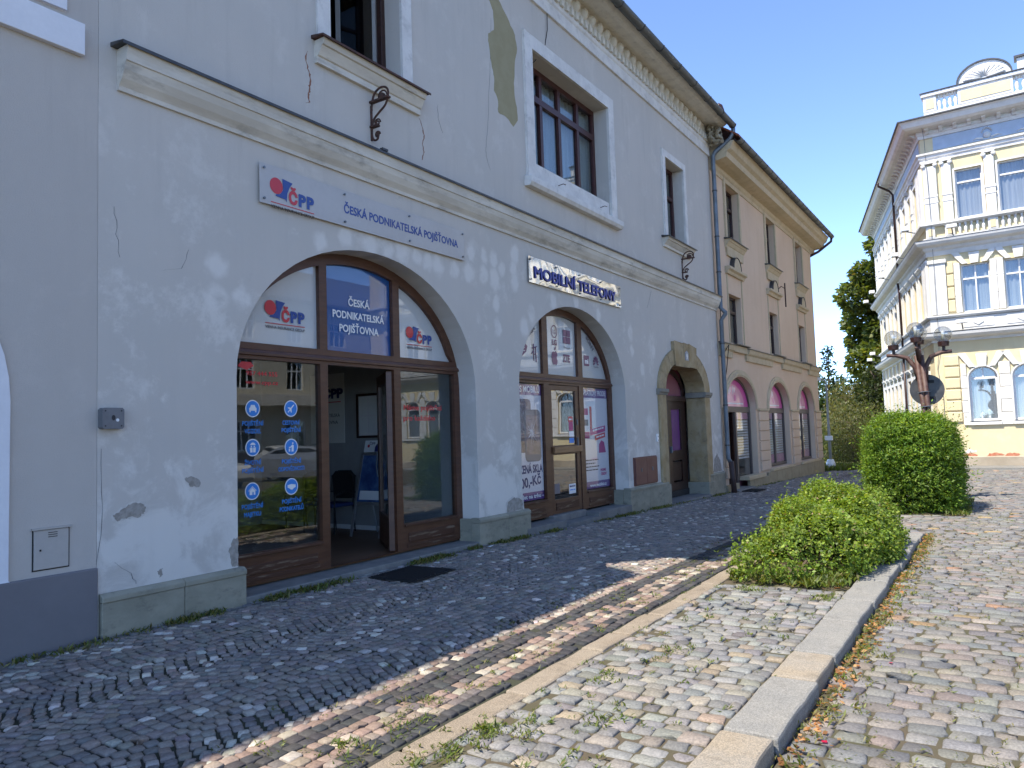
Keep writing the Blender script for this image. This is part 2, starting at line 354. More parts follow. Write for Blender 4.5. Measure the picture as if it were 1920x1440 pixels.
def pick(n, cols, p):
    c = np.array(cols)[rng.choice(len(cols), n, p=np.array(p)/sum(p))]
    return np.clip(c*rng.normal(1, .11, (n, 1))*(1+rng.normal(0, .025, (n, 3))), .01, .8)
def cull(*arrs, m=500):
    px, py, z = proj(np.stack([arrs[0], arrs[1], np.zeros_like(arrs[0])], -1))
    k = (z > .5) & (px > -m) & (px < 1920+m) & (py < 1440+m); return [a[k] for a in arrs]
# dark mosaic pavement laid in segmental arcs, a striped border beside the kerb
pav = grid_sheet('pavement', np.arange(-14, 36.1, 1.), np.array([-3.76, -3, -2, -1, 0.3]), lambda x, y: gz(x, y)-.015, SOILD, kind='structure')
d = .088; P = []
for (y0, y1) in ((-3.04, -1.6), (-1.6, -.16)):
    yc, hw = (y0+y1)/2, (y1-y0)/2; Rr = hw*1.16; tmax = math.asin(min(1, hw/Rr))
    nst = int(2*tmax*Rr/d)
    for k in range(-40, 410):
        xb = k*d+(.04 if yc < -2 else .0)
        for i in range(nst):
            t = -tmax+(i+.5+.5*(k % 2)*.0+random.uniform(-.08, .08))*2*tmax/nst
            y = yc+Rr*math.sin(t); x = xb+Rr*(1-math.cos(t))
            P.append((x, y, math.atan2(math.sin(t), math.cos(t))*1., d*.9/max(.72, math.cos(t)) if 0 else d*.86*max(.6, math.cos(t)), d*.93))
P = np.array(P); x, y, an, l, w = cull(*P.T)
n = len(x); l = l*rng.uniform(.9, 1.06, n); w = w*rng.uniform(.88, 1.08, n); x = x+rng.normal(0, .003, n); y = y+rng.normal(0, .003, n)
cl = np.sin(x*2.1+np.sin(y*3))*np.cos(y*2.7-x*.8)
col = pick(n, [(.265, .23, .2), (.285, .24, .205), (.21, .19, .175), (.32, .26, .215)], [5, 4, 3, 1.6])
whit = rng.random(n) < np.clip(.045+.13*np.clip(cl, 0, 1)+.03*(x < 5), 0, 1)
col[whit] = pick(whit.sum(), [(.58, .53, .46), (.48, .44, .38)], [2, 1])
V1 = sett_arrays(x, y, an, l, w, gz, .14, .006)
rows = []
for r in range(9):
    yy = -3.735+d/2+r*d
    k = 0; xx = 1.2
    while xx < 33:
        ll = d*random.uniform(.82, 1.18); rows.append((xx+ll/2, yy, random.gauss(0, .05), ll*.94, d*.92, r)); xx += ll
wallrows = []
for r in range(2):
    xx = 1.2
    while xx < 33:
        ll = d*random.uniform(.85, 1.5); wallrows.append((xx+ll/2, -.055-r*.08, random.gauss(0, .06), ll*.94, .075, 20)); xx += ll
Q = np.array(rows+wallrows); x, y, an, l, w, rr = cull(*Q.T); n = len(x)
black = pick(n, [(.05, .05, .053), (.062, .058, .058)], [1, 1]); pink = pick(n, [(.23, .165, .135), (.26, .205, .165), (.38, .335, .27), (.15, .13, .12)], [4, 3, 2, 1])
wav = np.sin(x*2.6)+.6*np.sin(x*6.1+1)
isb = (rr == 0) | ((rr >= 5) & (rr <= 6)) | ((rr == 1) & (wav > .2)) | ((rr == 4) & (wav < -.3)) | (rng.random(n) < .06)
isb &= ~((rr == 7) & (wav > .6))
c2 = np.where(isb[:, None], black, pink); wl = rr == 20
c2[wl] = pick(wl.sum(), [(.33, .32, .3), (.2, .19, .18), (.13, .125, .12)], [2, 2, 2])
mis = (rng.random(n) > .02)
V2 = sett_arrays(x, y, an, l, w, gz, .14, .005)[mis]
sett_field(pav, 'mosaic_sett', np.concatenate([V1, V2]), np.concatenate([col, c2[mis]]), MOSA)
def courses(x0, x1, y0, y1, dx, ly, wob=.012):
    out = []; x = x0; k = 0
    while x < x1:
        ww = dx*random.uniform(.86, 1.14); y = y0; first = True; ph = random.uniform(0, 6)
        while y < y1+ly*.2:
            ll = ly*random.uniform(.45 if first else .68, 1.3); first = False; xo = wob*math.sin(y*1.7+ph)
            if y0 <= y and y+ll <= y1+ly*.4: out.append((x+ww/2+xo, y+ll/2, random.gauss(0, .035), ww*.93, ll*.94))
            y += ll
        x += ww
    return np.array(out)
# parking strip between the two kerbs
park = grid_sheet('parking_strip', np.arange(-12, 8.3, 1.), np.array([-5.2, -4.5, -3.92]), lambda x, y: gz(x, y)-.012, SOIL, kind='structure')
A = courses(-1.5, 7.72, -5.135, -4.03, .112, .135); A = np.concatenate([A, np.array([(q_+random.uniform(-.01, .01), -3.985+.012*math.sin(q_*7), 0., .12, .07) for q_ in np.arange(-1.5, 7.7, .137)])]); x, y, an, l, w = cull(*A.T); n = len(x)
sett_field(park, 'granite_sett', sett_arrays(x, y, an, l, w, gz, .24, .008), pick(n, [(.225, .222, .21), (.19, .19, .187), (.245, .225, .195), (.27, .225, .165), (.15, .145, .138)], [6, 5, 3, .8, 1]), SETT)
# road
road = grid_sheet('road', np.arange(-4, 30.1, .5), np.r_[np.arange(-24, -6.4, 1), -6, -5.6, -5.44], lambda x, y: rz(x, y)-.012, SOIL, kind='structure')
sq = grid_sheet('crossing', np.arange(12.3, 30.1, .5), np.array([-5.44, -5, -4.5, -3.76]), lambda x, y: gz(x, y)-.012, SOIL, kind='structure')
A = np.concatenate([courses(.5, 12.4, -13.5, -5.47, .128, .17), courses(12.42, 29.5, -13.5, -3.8, .128, .17)])
x, y, an, l, w = cull(*A.T, m=350); k = ~((x > 14.85) & (x < 17.6) & (y > -5.75) & (y < -4.25)); x, y, an, l, w = [q[k] for q in (x, y, an, l, w)]; n = len(x)
cc = pick(n, [(.195, .19, .182), (.17, .17, .172), (.215, .193, .17), (.215, .185, .165), (.28, .21, .12), (.31, .19, .13), (.13, .125, .125)], [7, 5, 3.5, 2, .3, .18, 1])
sett_field(road, 'paving_sett', sett_arrays(x, y, an, l, w, rz, .22, .009), cc, SETT)
# kerb stones
KERB = granite('kerb_granite', (.225, .22, .205), (.285, .27, .24))
KERBO = granite('kerb_granite_ochre', (.30, .25, .185), (.28, .265, .24), 2.)
CONC = granite('worn_concrete', (.24, .195, .145), (.34, .29, .225), 3., .6)
GX = Fr((0, 0, 0), (1, 0, 0), (0, 1, 0))
def stone(mb_name, mat, parent, x0, x1, y0, y1, z, hgt, wob, bevel=.018):
    m = MB(); n = max(2, int((x1-x0)/.12)); vs = []; fs = []
    for i in range(n+1):
        t = i/n; x = x0+(x1-x0)*t; e = random.uniform(-wob, wob); e2 = random.uniform(-wob, wob); zz = float(gz(x, y0))+z
        vs += [(x, y0+e, zz-hgt), (x, y1+e2, zz-hgt), (x, y1+e2, zz+random.uniform(-wob, wob)*.3), (x, y0+e, zz+random.uniform(-wob, wob)*.3)]
    for i in range(n): fs += [(4*i+j, 4*i+(j+1) % 4, 4*i+4+(j+1) % 4, 4*i+4+j) for j in range(4)]
    fs += [(3, 2, 1, 0), (4*n, 4*n+1, 4*n+2, 4*n+3)]
    return m.add(vs, fs).build(mb_name, mat, parent, bevel=bevel)
kb = thing('granite_kerb', 'raised granite kerb between the cobbled road and the parking strip', 'kerb', (8, -5.28, 0))
x = -1.6; i = 0
for L_ in (1.0, 1.15, .95, 1.05, .72, .78, 1.0, .62, 1.0, .82, .98, 1.12, 1.05, 1.2, 1.0, .9):
    if x+L_ > 12.35: L_ = 12.35-x
    stone('kerb_stone', KERBO if i in (5, 7) else KERB, kb, x, x+L_-.018, -5.43+.012*random.uniform(-1, 1), -5.145, .012, .26, .006); x += L_; i += 1
mk_ = thing('concrete_edging', 'flat worn concrete edging strip beside the mosaic pavement', 'edging', (6, -3.85, 0))
x = -1.7
for L_ in (1.1, .95, 1.05, 1.0, .62, .98, 1.05, .5, .68, .55, .9, 1.0, 1.0, 1.0, 1.0, 1.0):
    if x > 12.2: break
    j = random.uniform(-.012, .012)
    stone('edging_stone', CONC, mk_, x, x+L_-.02, -3.95+j, -3.765+j, .006, .15, .009, .02); x += L_

# ---------------------------------------------------------------- shared facade pieces
def wall(F, outer, holes, th, mat, parent, name='wall', mat_kw=None):
    return one('slab', F, outer, holes, -th, 0).build(name, mat, parent)
def surround(F, u0, u1, z0, z1, bw, mat, parent, d=.035, bot=False, bevel=.006):
    b = bw if bot else 0
    o = [(u0-bw, z0-b), (u1+bw, z0-b), (u1+bw, z1+bw), (u0-bw, z1+bw)]
    if bot: m = one('slab', F, o, [rect(u0, u1, z0, z1)], 0, d)
    else: m = one('slab', F, [(u0-bw, z0), (u0, z0), (u0, z1), (u1, z1), (u1, z0), (u1+bw, z0), (u1+bw, z1+bw), (u0-bw, z1+bw)], [], 0, d)
    return m.build('window_surround', mat, parent, bevel=bevel)
def window(F, u0, u1, z0, z1, dep, parent, frame=DARKWOOD, cols=(.5,), rows=(.7,), fw=.06, bar=.045, curtain=True, name='window', glassm=None, cd=.16):
    m = MB(); d0, d1 = -dep-.05, -dep+.03
    m.slab(F, rect(u0, u1, z0, z1), [rect(u0+fw, u1-fw, z0+fw, z1-fw)], d0, d1)
    W_, H_ = u1-u0, z1-z0
    zr = [z0+H_*r for r in rows]
    for r in zr: m.box(F, u0+fw, u1-fw, d0+.008, d1+.012, r-bar, r+bar)
    lim = [z0+fw]+[q for r in zr for q in (r-bar, r+bar)]+[z1-fw]
    for k in range(0, len(lim), 2):
        for c in cols: m.box(F, u0+W_*c-bar*.8, u0+W_*c+bar*.8, d0+.006, d1+.006, lim[k], lim[k+1])
    o = m.build(name, frame, parent, bevel=.006)
    one('box', F, u0+fw*.5, u1-fw*.5, -dep-.018, -dep-.01, z0+fw*.5, z1-fw*.5).build('pane', glassm or GLASS, o)
    if curtain: drape(F, u0+.02, u1-.02, z0+.03, z1-.05, dep+cd, o)
    return o
def drape(F, u0, u1, z0, z1, dep, parent, mat=None, gap=None, name='curtain'):
    n = max(8, int((u1-u0)/.035)); m = MB(); vs = []; fs = []
    for i in range(n+1):
        u = u0+(u1-u0)*i/n; dd = -dep+.03*math.sin(i*1.9+2*math.sin(i*.37))
        vs += [F(u, dd, z0+.015*math.sin(i*.9)), F(u, dd*1.0, z1)]
    for i in range(n):
        if gap and gap[0] < (u0+(u1-u0)*i/n) < gap[1]: continue
        fs.append((2*i, 2*i+2, 2*i+3, 2*i+1))
    return m.add(vs, fs).build(name, mat or CURTAIN, parent, smooth=True)
TXT = []
def text(s, x, z, h, d, mat, parent, w=None, al='CENTER', off=0., rot=0, name='lettering', F=FA, space=1., bev=0.):
    c = bpy.data.curves.new(name, 'FONT'); c.body = s; c.size = h/.73; c.align_x = al; c.offset = off; c.space_character = space
    c.extrude = .0006; c.bevel_depth = bev; c.bevel_resolution = 0; c.resolution_u = 3; c.materials.append(mat)
    o = bpy.data.objects.new(name, c); COL.objects.link(o); o.parent = parent
    ux, n_ = Vector(F.u), Vector(F.n); M = Matrix((ux, Vector((0, 0, 1)), n_)).transposed().to_4x4()
    M = Matrix.Translation(Vector(F(x, d, z))-(parent.location if parent and parent.type == 'EMPTY' else Vector()))@M@Matrix.Rotation(rot, 4, 'Z')
    o.matrix_local = M
    TXT.append((o, w))
    return o
def shape(F, poly, d, mat, parent, name, holes=(), th=.0012): return one('slab', F, poly, holes, d-th, d).build(name, mat, parent)
RED = flat('print_red', (.55, .03, .04), .4, .3); BLUE = flat('print_blue', (.02, .06, .25), .4, .3); NAVY = flat('print_navy', (.015, .022, .12), .4)
INK = flat('print_black', (.03, .03, .035), .5); PWHITE = flat('print_white', (.78, .78, .77), .35, .3); PURPLE = flat('print_purple', (.13, .045, .22), .4, .3)
SKYB = flat('sticker_blue', (.03, .22, .62), .4); MAG = flat('print_magenta', (.42, .03, .17), .4); GREYP = flat('print_grey', (.16, .15, .17), .4); PALE = flat('poster_white', (.76, .73, .74), .3, .3)
PHONE = pbr('print_phone', (.085, .055, .085), .35, (.2, .14, .19), 9, bstr=0, coat=.5); FILMB = flat('film_blue', (.015, .10, .32), .3, .5); FILMW = flat('film_white', (.72, .70, .66), .3, .5)
def logo(F, x, z, w, d, parent, wh=None):
    # emblem: red disc, blue swoosh, three letters, ruled line and small caption; x,z = top left, w = width
    P = lambda l: [(x+a*w, z-b*w) for a, b in l]
    shape(F, circ(x+.14*w, z-.16*w, .14*w, .145*w), d, RED, parent, 'emblem_disc')
    shape(F, P([(.27, .0), (.50, .03), (.43, .12), (.38, .24), (.36, .40), (.33, .36), (.12, .345), (.13, .315), (.22, .29), (.285, .2), (.28, .1)]), d+.002, BLUE, parent, 'emblem_swoosh')
    text('Č', x+.41*w, z-.40*w, .22*w, d+.002, RED, parent, w=.20*w, al='LEFT', off=.008*w/.5)
    for k in (0, 1): text('P', x+(.63+.19*k)*w, z-.40*w, .22*w, d+.002, BLUE, parent, w=.17*w, al='LEFT', off=.008*w/.5)
    shape(F, rect(x+.02*w, x+w, z-.475*w, z-.46*w), d, RED, parent, 'ruled_line')
    text('VIENNA INSURANCE GROUP', x+.02*w, z-.57*w, .062*w, d, INK, parent, w=.98*w, al='LEFT')
def scribble(x0, x1, z, h, d, mat, parent, name='print_line', F=FA, slope=0.):
    # a line of print too small to read: word-long dashes
    m = MB(); x = x0
    while x < x1-.01:
        w = min(random.uniform(.05, .13), x1-x); m.slab(F, [(x, z+slope*(x-x0)), (x+w, z+slope*(x+w-x0)), (x+w, z+h+slope*(x+w-x0)), (x, z+h+slope*(x-x0))], [], d-.001, d); x += w+.02
    return m.build(name, mat, parent)
def gutter(F, u0, u1, d, z, r, mat, parent, rings=1.0, name='gutter'):
    m = MB(); n = 10; pr = [(d+r*math.cos(math.pi+math.pi*i/n), z+r*math.sin(math.pi+math.pi*i/n)) for i in range(n+1)]
    pr += [(d+(r-.012)*math.cos(2*math.pi-math.pi*i/n), z+(r-.012)*math.sin(2*math.pi-math.pi*i/n)) for i in range(n+1)]
    g = m.sweep(F, pr, u0, u1).build(name, mat, parent, smooth=False)
    u = u0+.3
    while u < u1:
        m = MB(); pr2 = [(d+(r+.012)*math.cos(math.pi+math.pi*i/n), z+(r+.012)*math.sin(math.pi+math.pi*i/n)) for i in range(n+1)]+[(d+r*1.001*math.cos(2*math.pi-math.pi*i/n), z+r*1.001*math.sin(2*math.pi-math.pi*i/n)) for i in range(n+1)]
        m.sweep(F, pr2, u, u+.03).build('gutter_bracket', SHEET, g); u += rings
    return g
TILE = pbr('roof_tile', (.22, .07, .04), .85, (.3, .11, .06), 6, bstr=.3, grime=.4)
def roof(parent, x0, x1, ye, ze, yr, zr, yb, mat=TILE, th=.06):
    m = MB(); vs = []
    for x in (x0, x1): vs += [(x, ye, ze), (x, yr, zr), (x, yb, ze), (x, yb, ze-th), (x, yr, zr-th*1.4), (x, ye, ze-th)]
    return m.add(vs, [(0, 1, 7, 6), (1, 2, 8, 7), (2, 3, 9, 8), (3, 4, 10, 9), (4, 5, 11, 10), (5, 0, 6, 11), (0, 5, 4, 1), (1, 4, 3, 2), (6, 7, 10, 11), (7, 8, 9, 10)]).build('roof', mat, parent)
def shell(parent, x0, x1, yb, z0, z1, mat, th=.3, front=.46, gables=None):
    m = MB(); G = GX
    m.box(G, x0, x0+th, front, yb, z0, z1); m.box(G, x1-th, x1, front, yb, z0, z1); m.box(G, x0+th, x1-th, yb-th, yb, z0, z1)
    o = m.build('side_walls', mat, parent)
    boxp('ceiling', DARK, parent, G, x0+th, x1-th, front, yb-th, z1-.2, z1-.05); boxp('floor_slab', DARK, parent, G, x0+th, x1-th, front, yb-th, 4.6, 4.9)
    if gables:
        ye, yr, zr = gables
        for x in (x0, x1-th):
            mm = MB(); mm.add([(x, ye, z1), (x, yb, z1), (x, yr, zr), (x+th, ye, z1), (x+th, yb, z1), (x+th, yr, zr)], [(0, 1, 2), (5, 4, 3), (0, 2, 5, 3), (2, 1, 4, 5), (1, 0, 3, 4)]).build('gable', mat, parent)

# ---------------------------------------------------------------- left house
lh = thing('lavender_house', 'smooth grey rendered house with lavender painted plinth at the left edge', 'house', (0, 4, 0))
WINW = pbr('bright_white_trim', (.74, .73, .74), .8, (.71, .7, .71), 2, bstr=.12)
LA = arch(1.0, 1.5, 2.0, 1.3, .7)
wall(FA, rect(-14, 3.452, -.4, 8.2), [LA, rect(1.2, 2.9, 5.35, 7.4), rect(-2.5, -.8, 5.35, 7.4)], .45, LEFTWALL, lh)
LAV = pbr('lavender_plinth', (.165, .155, .16), .75, (.18, .17, .175), 2, bs=60, bstr=.15)
boxp('plinth', LAV, lh, FA, -14, 3.452, 0, .035, -.4, .6, bevel=.012)
one('ring', FA, [(0, 0), (.27, 0), (.27, .03), (0, .03)], archpath(1.0, 1.5, 2.0, 1.3, .6)).build('arch_surround', WINW, lh, bevel=.006)
window(FA, -.5, 2.5, .65, 3.3, .25, lh, cols=(.33, .66), rows=(.5,))
surround(FA, 1.2, 2.9, 5.35, 7.4, .27, WINW, lh, .03)
boxp('window_sill', WINW, lh, FA, .85, 3.31, 0, .06, 5.0, 5.28, bevel=.006)
window(FA, 1.2, 2.9, 5.3, 7.4, .2, lh, cols=(.5,), rows=(.7,))
roof(lh, -14, 3.45, -.62, 8.2, 4.6, 11.5, 10.)
shell(lh, -14, 3.45, 9.5, -.4, 8.0, LEFTWALL)
gutter(FA, -14, 3.42, .66, 8.15, .08, ZINC, lh)
boxp('eaves_board', WINW, lh, FA, -14, 3.45, 0, .6, 7.9, 8.14)
METER = pbr('painted_steel_door', (.45, .41, .365), .55, (.42, .385, .345), 3, bstr=.05)
mt = thing('meter_cabinet', 'flush grey steel meter cabinet door low on the smooth left house', 'cabinet', (3.08, 0, .65))
boxp('cabinet_door', METER, mt, FA, 2.955, 3.22, .002, .014, .655, .965, bevel=.004)
boxp('drip_rail', METER, mt, FA, 2.935, 3.245, .002, .026, .97, .985)
for k in range(3): boxp('vent_slot', SHEET, mt, FA, 3.06, 3.13, .0145, .017, .905+k*.017, .911+k*.017)
boxp('lock', BLACK, mt, FA, 2.995, 3.007, .0145, .02, .80, .815)
m = MB()
m.slab(FA, rect(2.945, 3.23, .645, .975), [rect(2.953, 3.222, .653, .967)], .001, .004); m.build('frame_gap', BLACK, mt)
jb = thing('junction_box', 'grey plastic junction box straddling the joint of the two left houses', 'junction box', (3.55, 0, 1.77))
JB = pbr('grey_plastic', (.17, .17, .175), .5, (.13, .13, .135), 8, bstr=.1)
one('slab', FA, [(3.46, 1.785), (3.475, 1.77), (3.635, 1.77), (3.65, 1.785), (3.65, 1.935), (3.635, 1.95), (3.475, 1.95), (3.46, 1.935)], [], 0, .075).build('lid', JB, jb, bevel=.008)
for a in (3.485, 3.625):
    for b_ in (1.795, 1.925): shape(FA, circ(a, b_, .007), .078, INK, jb, 'screw')
shape(FA, circ(3.555, 1.865, .016, .024), .078, INK, jb, 'knob_hole'); shape(FA, circ(3.59, 1.845, .014), .079, PWHITE, jb, 'white_sticker')

# ---------------------------------------------------------------- grey house
gh = thing('grey_house', 'weathered grey house with two arched shopfronts and a moulded belt cornice', 'house', (12, 4, 0))
A1 = dict(c=6.93, a=2.07, zs=2.29, b=1.65); A2 = dict(c=12.23, a=2.03, zs=2.37, b=1.53)
PIN = arch(17.72, 1.52, 2.45, .86, -.12)
wall(FA, rect(3.455, 20.45, -.5, 9.9), [arch(A1['c'], A1['a'], A1['zs'], A1['b'], .03), arch(A2['c'], A2['a'], A2['zs'], A2['b'], .0), PIN,
     rect(6.2, 7.5, 6.38, 8.5), rect(10.9, 13.9, 6.0, 8.28), rect(17.02, 18.25, 6.18, 8.18)], .46, GREYWALL, gh)
shell(gh, 3.455, 20.45, 9.8, -.5, 9.8, GREYWALL, gables=(0, 4.7, 13.6))
roof(gh, 3.45, 20.47, -.72, 10.05, 4.7, 14.4, 10.4)
# belt cornice with its metal flashing
prof = [(0, 4.82), (.03, 4.82), (.035, 4.86), (.05, 4.88), (.085, 4.92), (.125, 4.99), (.14, 5.04), (.145, 5.06), (.16, 5.065), (.165, 5.12), (.185, 5.2), (0, 5.2)]
one('sweep', FA, prof, 3.62, 20.47).build('belt_cornice', CREAMTRIM, gh)
one('sweep', FA, [(0, 5.245), (0, 5.205), (.2, 5.202), (.2, 5.182), (.207, 5.182), (.207, 5.212)], 3.56, 20.5).build('cornice_flashing', SHEET, gh)
boxp('flashing_clip', SHEET, gh, FA, 6.88, 6.98, .16, .21, 5.222, 5.25)
# plinth slabs
def plinth(x0, x1, joints=(), ztop=.37, zb=-.5, d=.055, ret=None):
    js = [x0]+list(joints)+[x1]
    for a, b in zip(js, js[1:]):
        boxp('plinth_slab', PLINTH, gh, FA, a+.003, b-.003, -.1, d, zb, ztop-.075, bevel=.006)
        one('sweep', FA, [(-.1, ztop-.073), (d+.012, ztop-.073), (d+.012, ztop-.03), (d-.03, ztop), (-.1, ztop)], a+.002, b-.002).build('plinth_coping', PLINTH, gh, bevel=.006)
plinth(3.47, 4.92, (4.24,)); plinth(8.93, 10.34, (9.7,), .40); plinth(14.2, 16.3, (15.2,), .42); plinth(19.2, 20.44, (), .40)
for a in ((8.93, 9.03), (10.2, 10.33), (14.16, 14.3)):
    boxp('plinth_return', PLINTH, gh, FA, a[0]-.004, a[1], -.3, -.1, -.3, .385)
# bare plaster, chips and cracks
LIMEC = pbr('lime_coat', (.62, .58, .52), .95, (.5, .46, .41), 12, bs=40, bstr=.6)
OLD = pbr('bare_plaster', (.31, .265, .15), .95, (.35, .305, .185), 4, bs=60, bstr=.5); RAWP = pbr('raw_plaster', (.27, .24, .205), .95, (.42, .38, .33), 14, bs=40, bstr=.9, bd=.012)
PEEL = [(9.58, 8.9), (9.69, 8.59), (9.79, 8.45), (9.8, 8.13), (9.63, 8.01), (9.62, 7.89), (9.67, 7.61), (9.73, 7.43), (9.76, 7.28), (9.75, 7.11), (9.86, 6.97), (9.84, 6.78), (10.05, 6.8), (10.3, 6.7), (10.42, 6.84), (10.42, 7.07), (10.35, 7.26), (10.34, 7.46), (10.41, 7.87), (10.48, 8.11), (10.42, 8.34), (10.25, 8.5), (10.01, 8.68), (9.8, 8.86)]
shape(FA, rag(PEEL, .012, 3), .003, OLD, gh, 'bare_plaster_patch', th=.003)
for h_ in ([(3.59, 1.02), (3.68, 1.07), (3.77, 1.11), (3.88, 1.09), (3.89, 1.03), (3.83, 0.98), (3.72, 0.99), (3.66, 0.98), (3.63, 0.97)], [(4.28, 1.3), (4.36, 1.31), (4.44, 1.26), (4.44, 1.21), (4.34, 1.21)], [(4.0, 0.48), (4.05, 0.5), (4.05, 0.44), (4.03, 0.42)],
           [(4.75, 0.54), (4.81, 0.66), (4.858, 0.66), (4.858, 0.38), (4.79, 0.39)], [(9.72, 0.405), (9.76, 0.55), (9.91, 0.61), (10.1, 0.59), (10.19, 0.53), (10.19, 0.405)], [(19.6, .42), (19.7, .75), (19.95, .9), (20.2, .7), (20.3, .42)]):
    cx_ = sum(p[0] for p in h_)/len(h_); cz_ = sum(p[1] for p in h_)/len(h_)
    if len(h_) > 5: shape(FA, rag([(min(cx_+(p[0]-cx_)*1.16, 4.858 if cx_ < 4.9 else 99), cz_+(p[1]-cz_)*1.22) for p in h_], .012, 4), .0015, LIMEC, gh, 'lime_coat_edge', th=.0012)
    shape(FA, rag(h_, .01, 5), .003, RAWP, gh, 'plaster_chip', th=.003)
RUST = flat('brick_red_crack', (.26, .12, .075), .9); CRK = flat('crack_grey', (.12, .12, .125), .95)
def crack(pts, w, mat):
    l = []; r = []
    P = []
    for (a, b) in zip(pts, pts[1:]):
        for k in range(4): t = k/4; P.append((a[0]*(1-t)+b[0]*t+random.uniform(-.012, .012), a[1]*(1-t)+b[1]*t))
    P.append(pts[-1])
    for i, p in enumerate(P):
        ww = w*(.25+random.random())*math.sin(math.pi*(i+.5)/len(P))**.4; l.append((p[0]-ww, p[1])); r.append((p[0]+ww, p[1]))
    shape(FA, l+r[::-1], .0025, mat, gh, 'crack', th=.002)
crack([(5.87, 6.13), (5.84, 6.03), (5.87, 5.92), (5.9, 5.85), (5.89, 5.74), (5.89, 5.67), (5.87, 5.62), (5.88, 5.53), (5.83, 5.5)], .014, RUST)
crack([(7.86, 6.01), (7.94, 5.88), (7.95, 5.78), (7.92, 5.66), (7.94, 5.56), (7.9, 5.43)], .011, RUST)
for c_ in ([(8.27, 6.35), (8.28, 6.17), (8.38, 5.97)], [(9.72, 8.3), (9.66, 7.6), (9.61, 7.14), (9.55, 6.52), (9.46, 6.1), (9.47, 5.95), (9.57, 5.76)], [(3.6, 3.75), (3.62, 3.5), (3.65, 3.3)], [(4.05, 3.25), (4.25, 3.3), (4.33, 3.5)], [(15.9, 4.75), (15.75, 4.5), (15.6, 4.3)], [(3.6, .62), (3.75, .5), (3.8, .4)], [(3.46, .62), (3.5, 1.1), (3.49, 1.6)]): crack(c_, .002, CRK)
# upper windows
surround(FA, 6.2, 7.5, 6.3, 8.5, .2, WHITE, gh); surround(FA, 10.9, 13.9, 5.95, 8.28, .25, WHITE, gh, .05); surround(FA, 17.02, 18.25, 6.18, 8.18, .17, WHITE, gh, .045)
def sill(x0, x1, zt, h, parent, mat=CREAMTRIM, F=FA, d=.17, flash=SHEET):
    one('sweep', F, [(0, zt-h), (.05, zt-h), (.05, zt-h*.72), (.07, zt-h*.68), (.12, zt-h*.35), (.125, zt-h*.3), (d-.02, zt-h*.27), (d, zt-.02), (d, zt), (0, zt)], x0, x1).build('window_sill', mat, parent)
    if flash: one('sweep', F, [(0, zt+.05), (0, zt+.008), (d+.03, zt+.004), (d+.03, zt-.014), (d+.036, zt-.014), (d+.036, zt+.014)], x0-.05, x1+.05).build('sill_flashing', flash, parent)
sill(5.97, 7.83, 6.3, .27, gh, flash=IRON); sill(16.72, 18.55, 6.14, .22, gh)
one('sweep', FA, [(0, 5.77), (.11, 5.77), (.15, 5.83), (.15, 5.93), (0, 5.95)], 10.57, 14.23).build('window_sill', WHITE, gh, bevel=.008)
boxp('window_board', WHITE, gh, FA, 10.93, 13.87, -.05, .0, 6.0, 6.27, bevel=.006)
for x in (11.75, 13.45): one('tube', [FA(x, 0, 6.08), FA(x+.02, .09, 6.1), FA(x+.1, .1, 6.1)], .007, 6).build('sill_hook', IRON, gh)
RW = pbr('red_brown_frames', (.065, .02, .016), .4, (.045, .014, .012), 8, bstr=.12, sc=(.6, .6, 3))
wB = window(FA, 10.9, 13.9, 6.1, 8.28, .32, gh, RW, cols=(.27, .5, .75), rows=(.73,), fw=.1, bar=.06)
window(FA, 17.02, 18.25, 6.18, 8.18, .28, gh, RW, cols=(.5,), rows=(.62,), fw=.08)
wA = MB(); wA.slab(FA, rect(6.2, 7.5, 6.38, 8.5), [rect(6.28, 7.42, 6.46, 8.42)], -.36, -.27); wA = wA.build('window', DARKWOOD, gh, bevel=.006)
def casement(hx, ang, w, z0, z1, parent, mat):
    u = (math.cos(ang), math.sin(ang), 0); F = Fr((hx, .34, 0), u, (u[1], -u[0], 0))
    m = MB(); m.slab(F, rect(0, w, z0, z1), [rect(.055, w-.055, z0+.06, z0+(z1-z0)*.62), rect(.055, w-.055, z0+(z1-z0)*.62+.05, z1-.06)], -.02, .025); o = m.build('open_casement', mat, parent, bevel=.005)
    one('box', F, .03, w-.03, 0, .006, z0+.03, z1-.03).build('casement_pane', GLASS, parent)
casement(7.40, R(118), .56, 6.48, 8.4, wA, pbr('cream_frames', (.3, .29, .27), .5)); casement(6.30, R(75), .56, 6.48, 8.4, wA, DARKWOOD)
# crowning cornice: white band, dentils, egg ornaments, soffit, gutter
one('sweep', FA, [(0, 9.2), (.05, 9.2), (.05, 9.42), (.075, 9.45), (.075, 9.52), (0, 9.52)], 3.46, 20.44).build('frieze_band', WHITE, gh)
DENT = pbr('frieze_stucco', (.70, .655, .56), .9, (.6, .555, .47), 4, bstr=.4, grime=.25)
boxp('dentil_bed', DENT, gh, FA, 3.46, 20.43, .0, .07, 9.522, 9.99)
dm = one('box', FA, 0, .10, .07, .125, 9.53, 9.68); dme = bpy.data.meshes.new('dentil'); dme.from_pydata(dm.v, [], dm.f); dme.materials.append(DENT)
em = MB()
for rr_, dd in ((1, .0),):
    pr = [(.0, -.125), (.07, -.1), (.105, -.02), (.09, .06), (.045, .105), (0, .125)]
    em.lathe((0, -.07, 0), pr, 8)
eme = bpy.data.meshes.new('egg_ornament'); eme.from_pydata(em.v, [], em.f); eme.materials.append(DENT); eme.polygons.foreach_set('use_smooth', [True]*len(eme.polygons))
x = 8.5
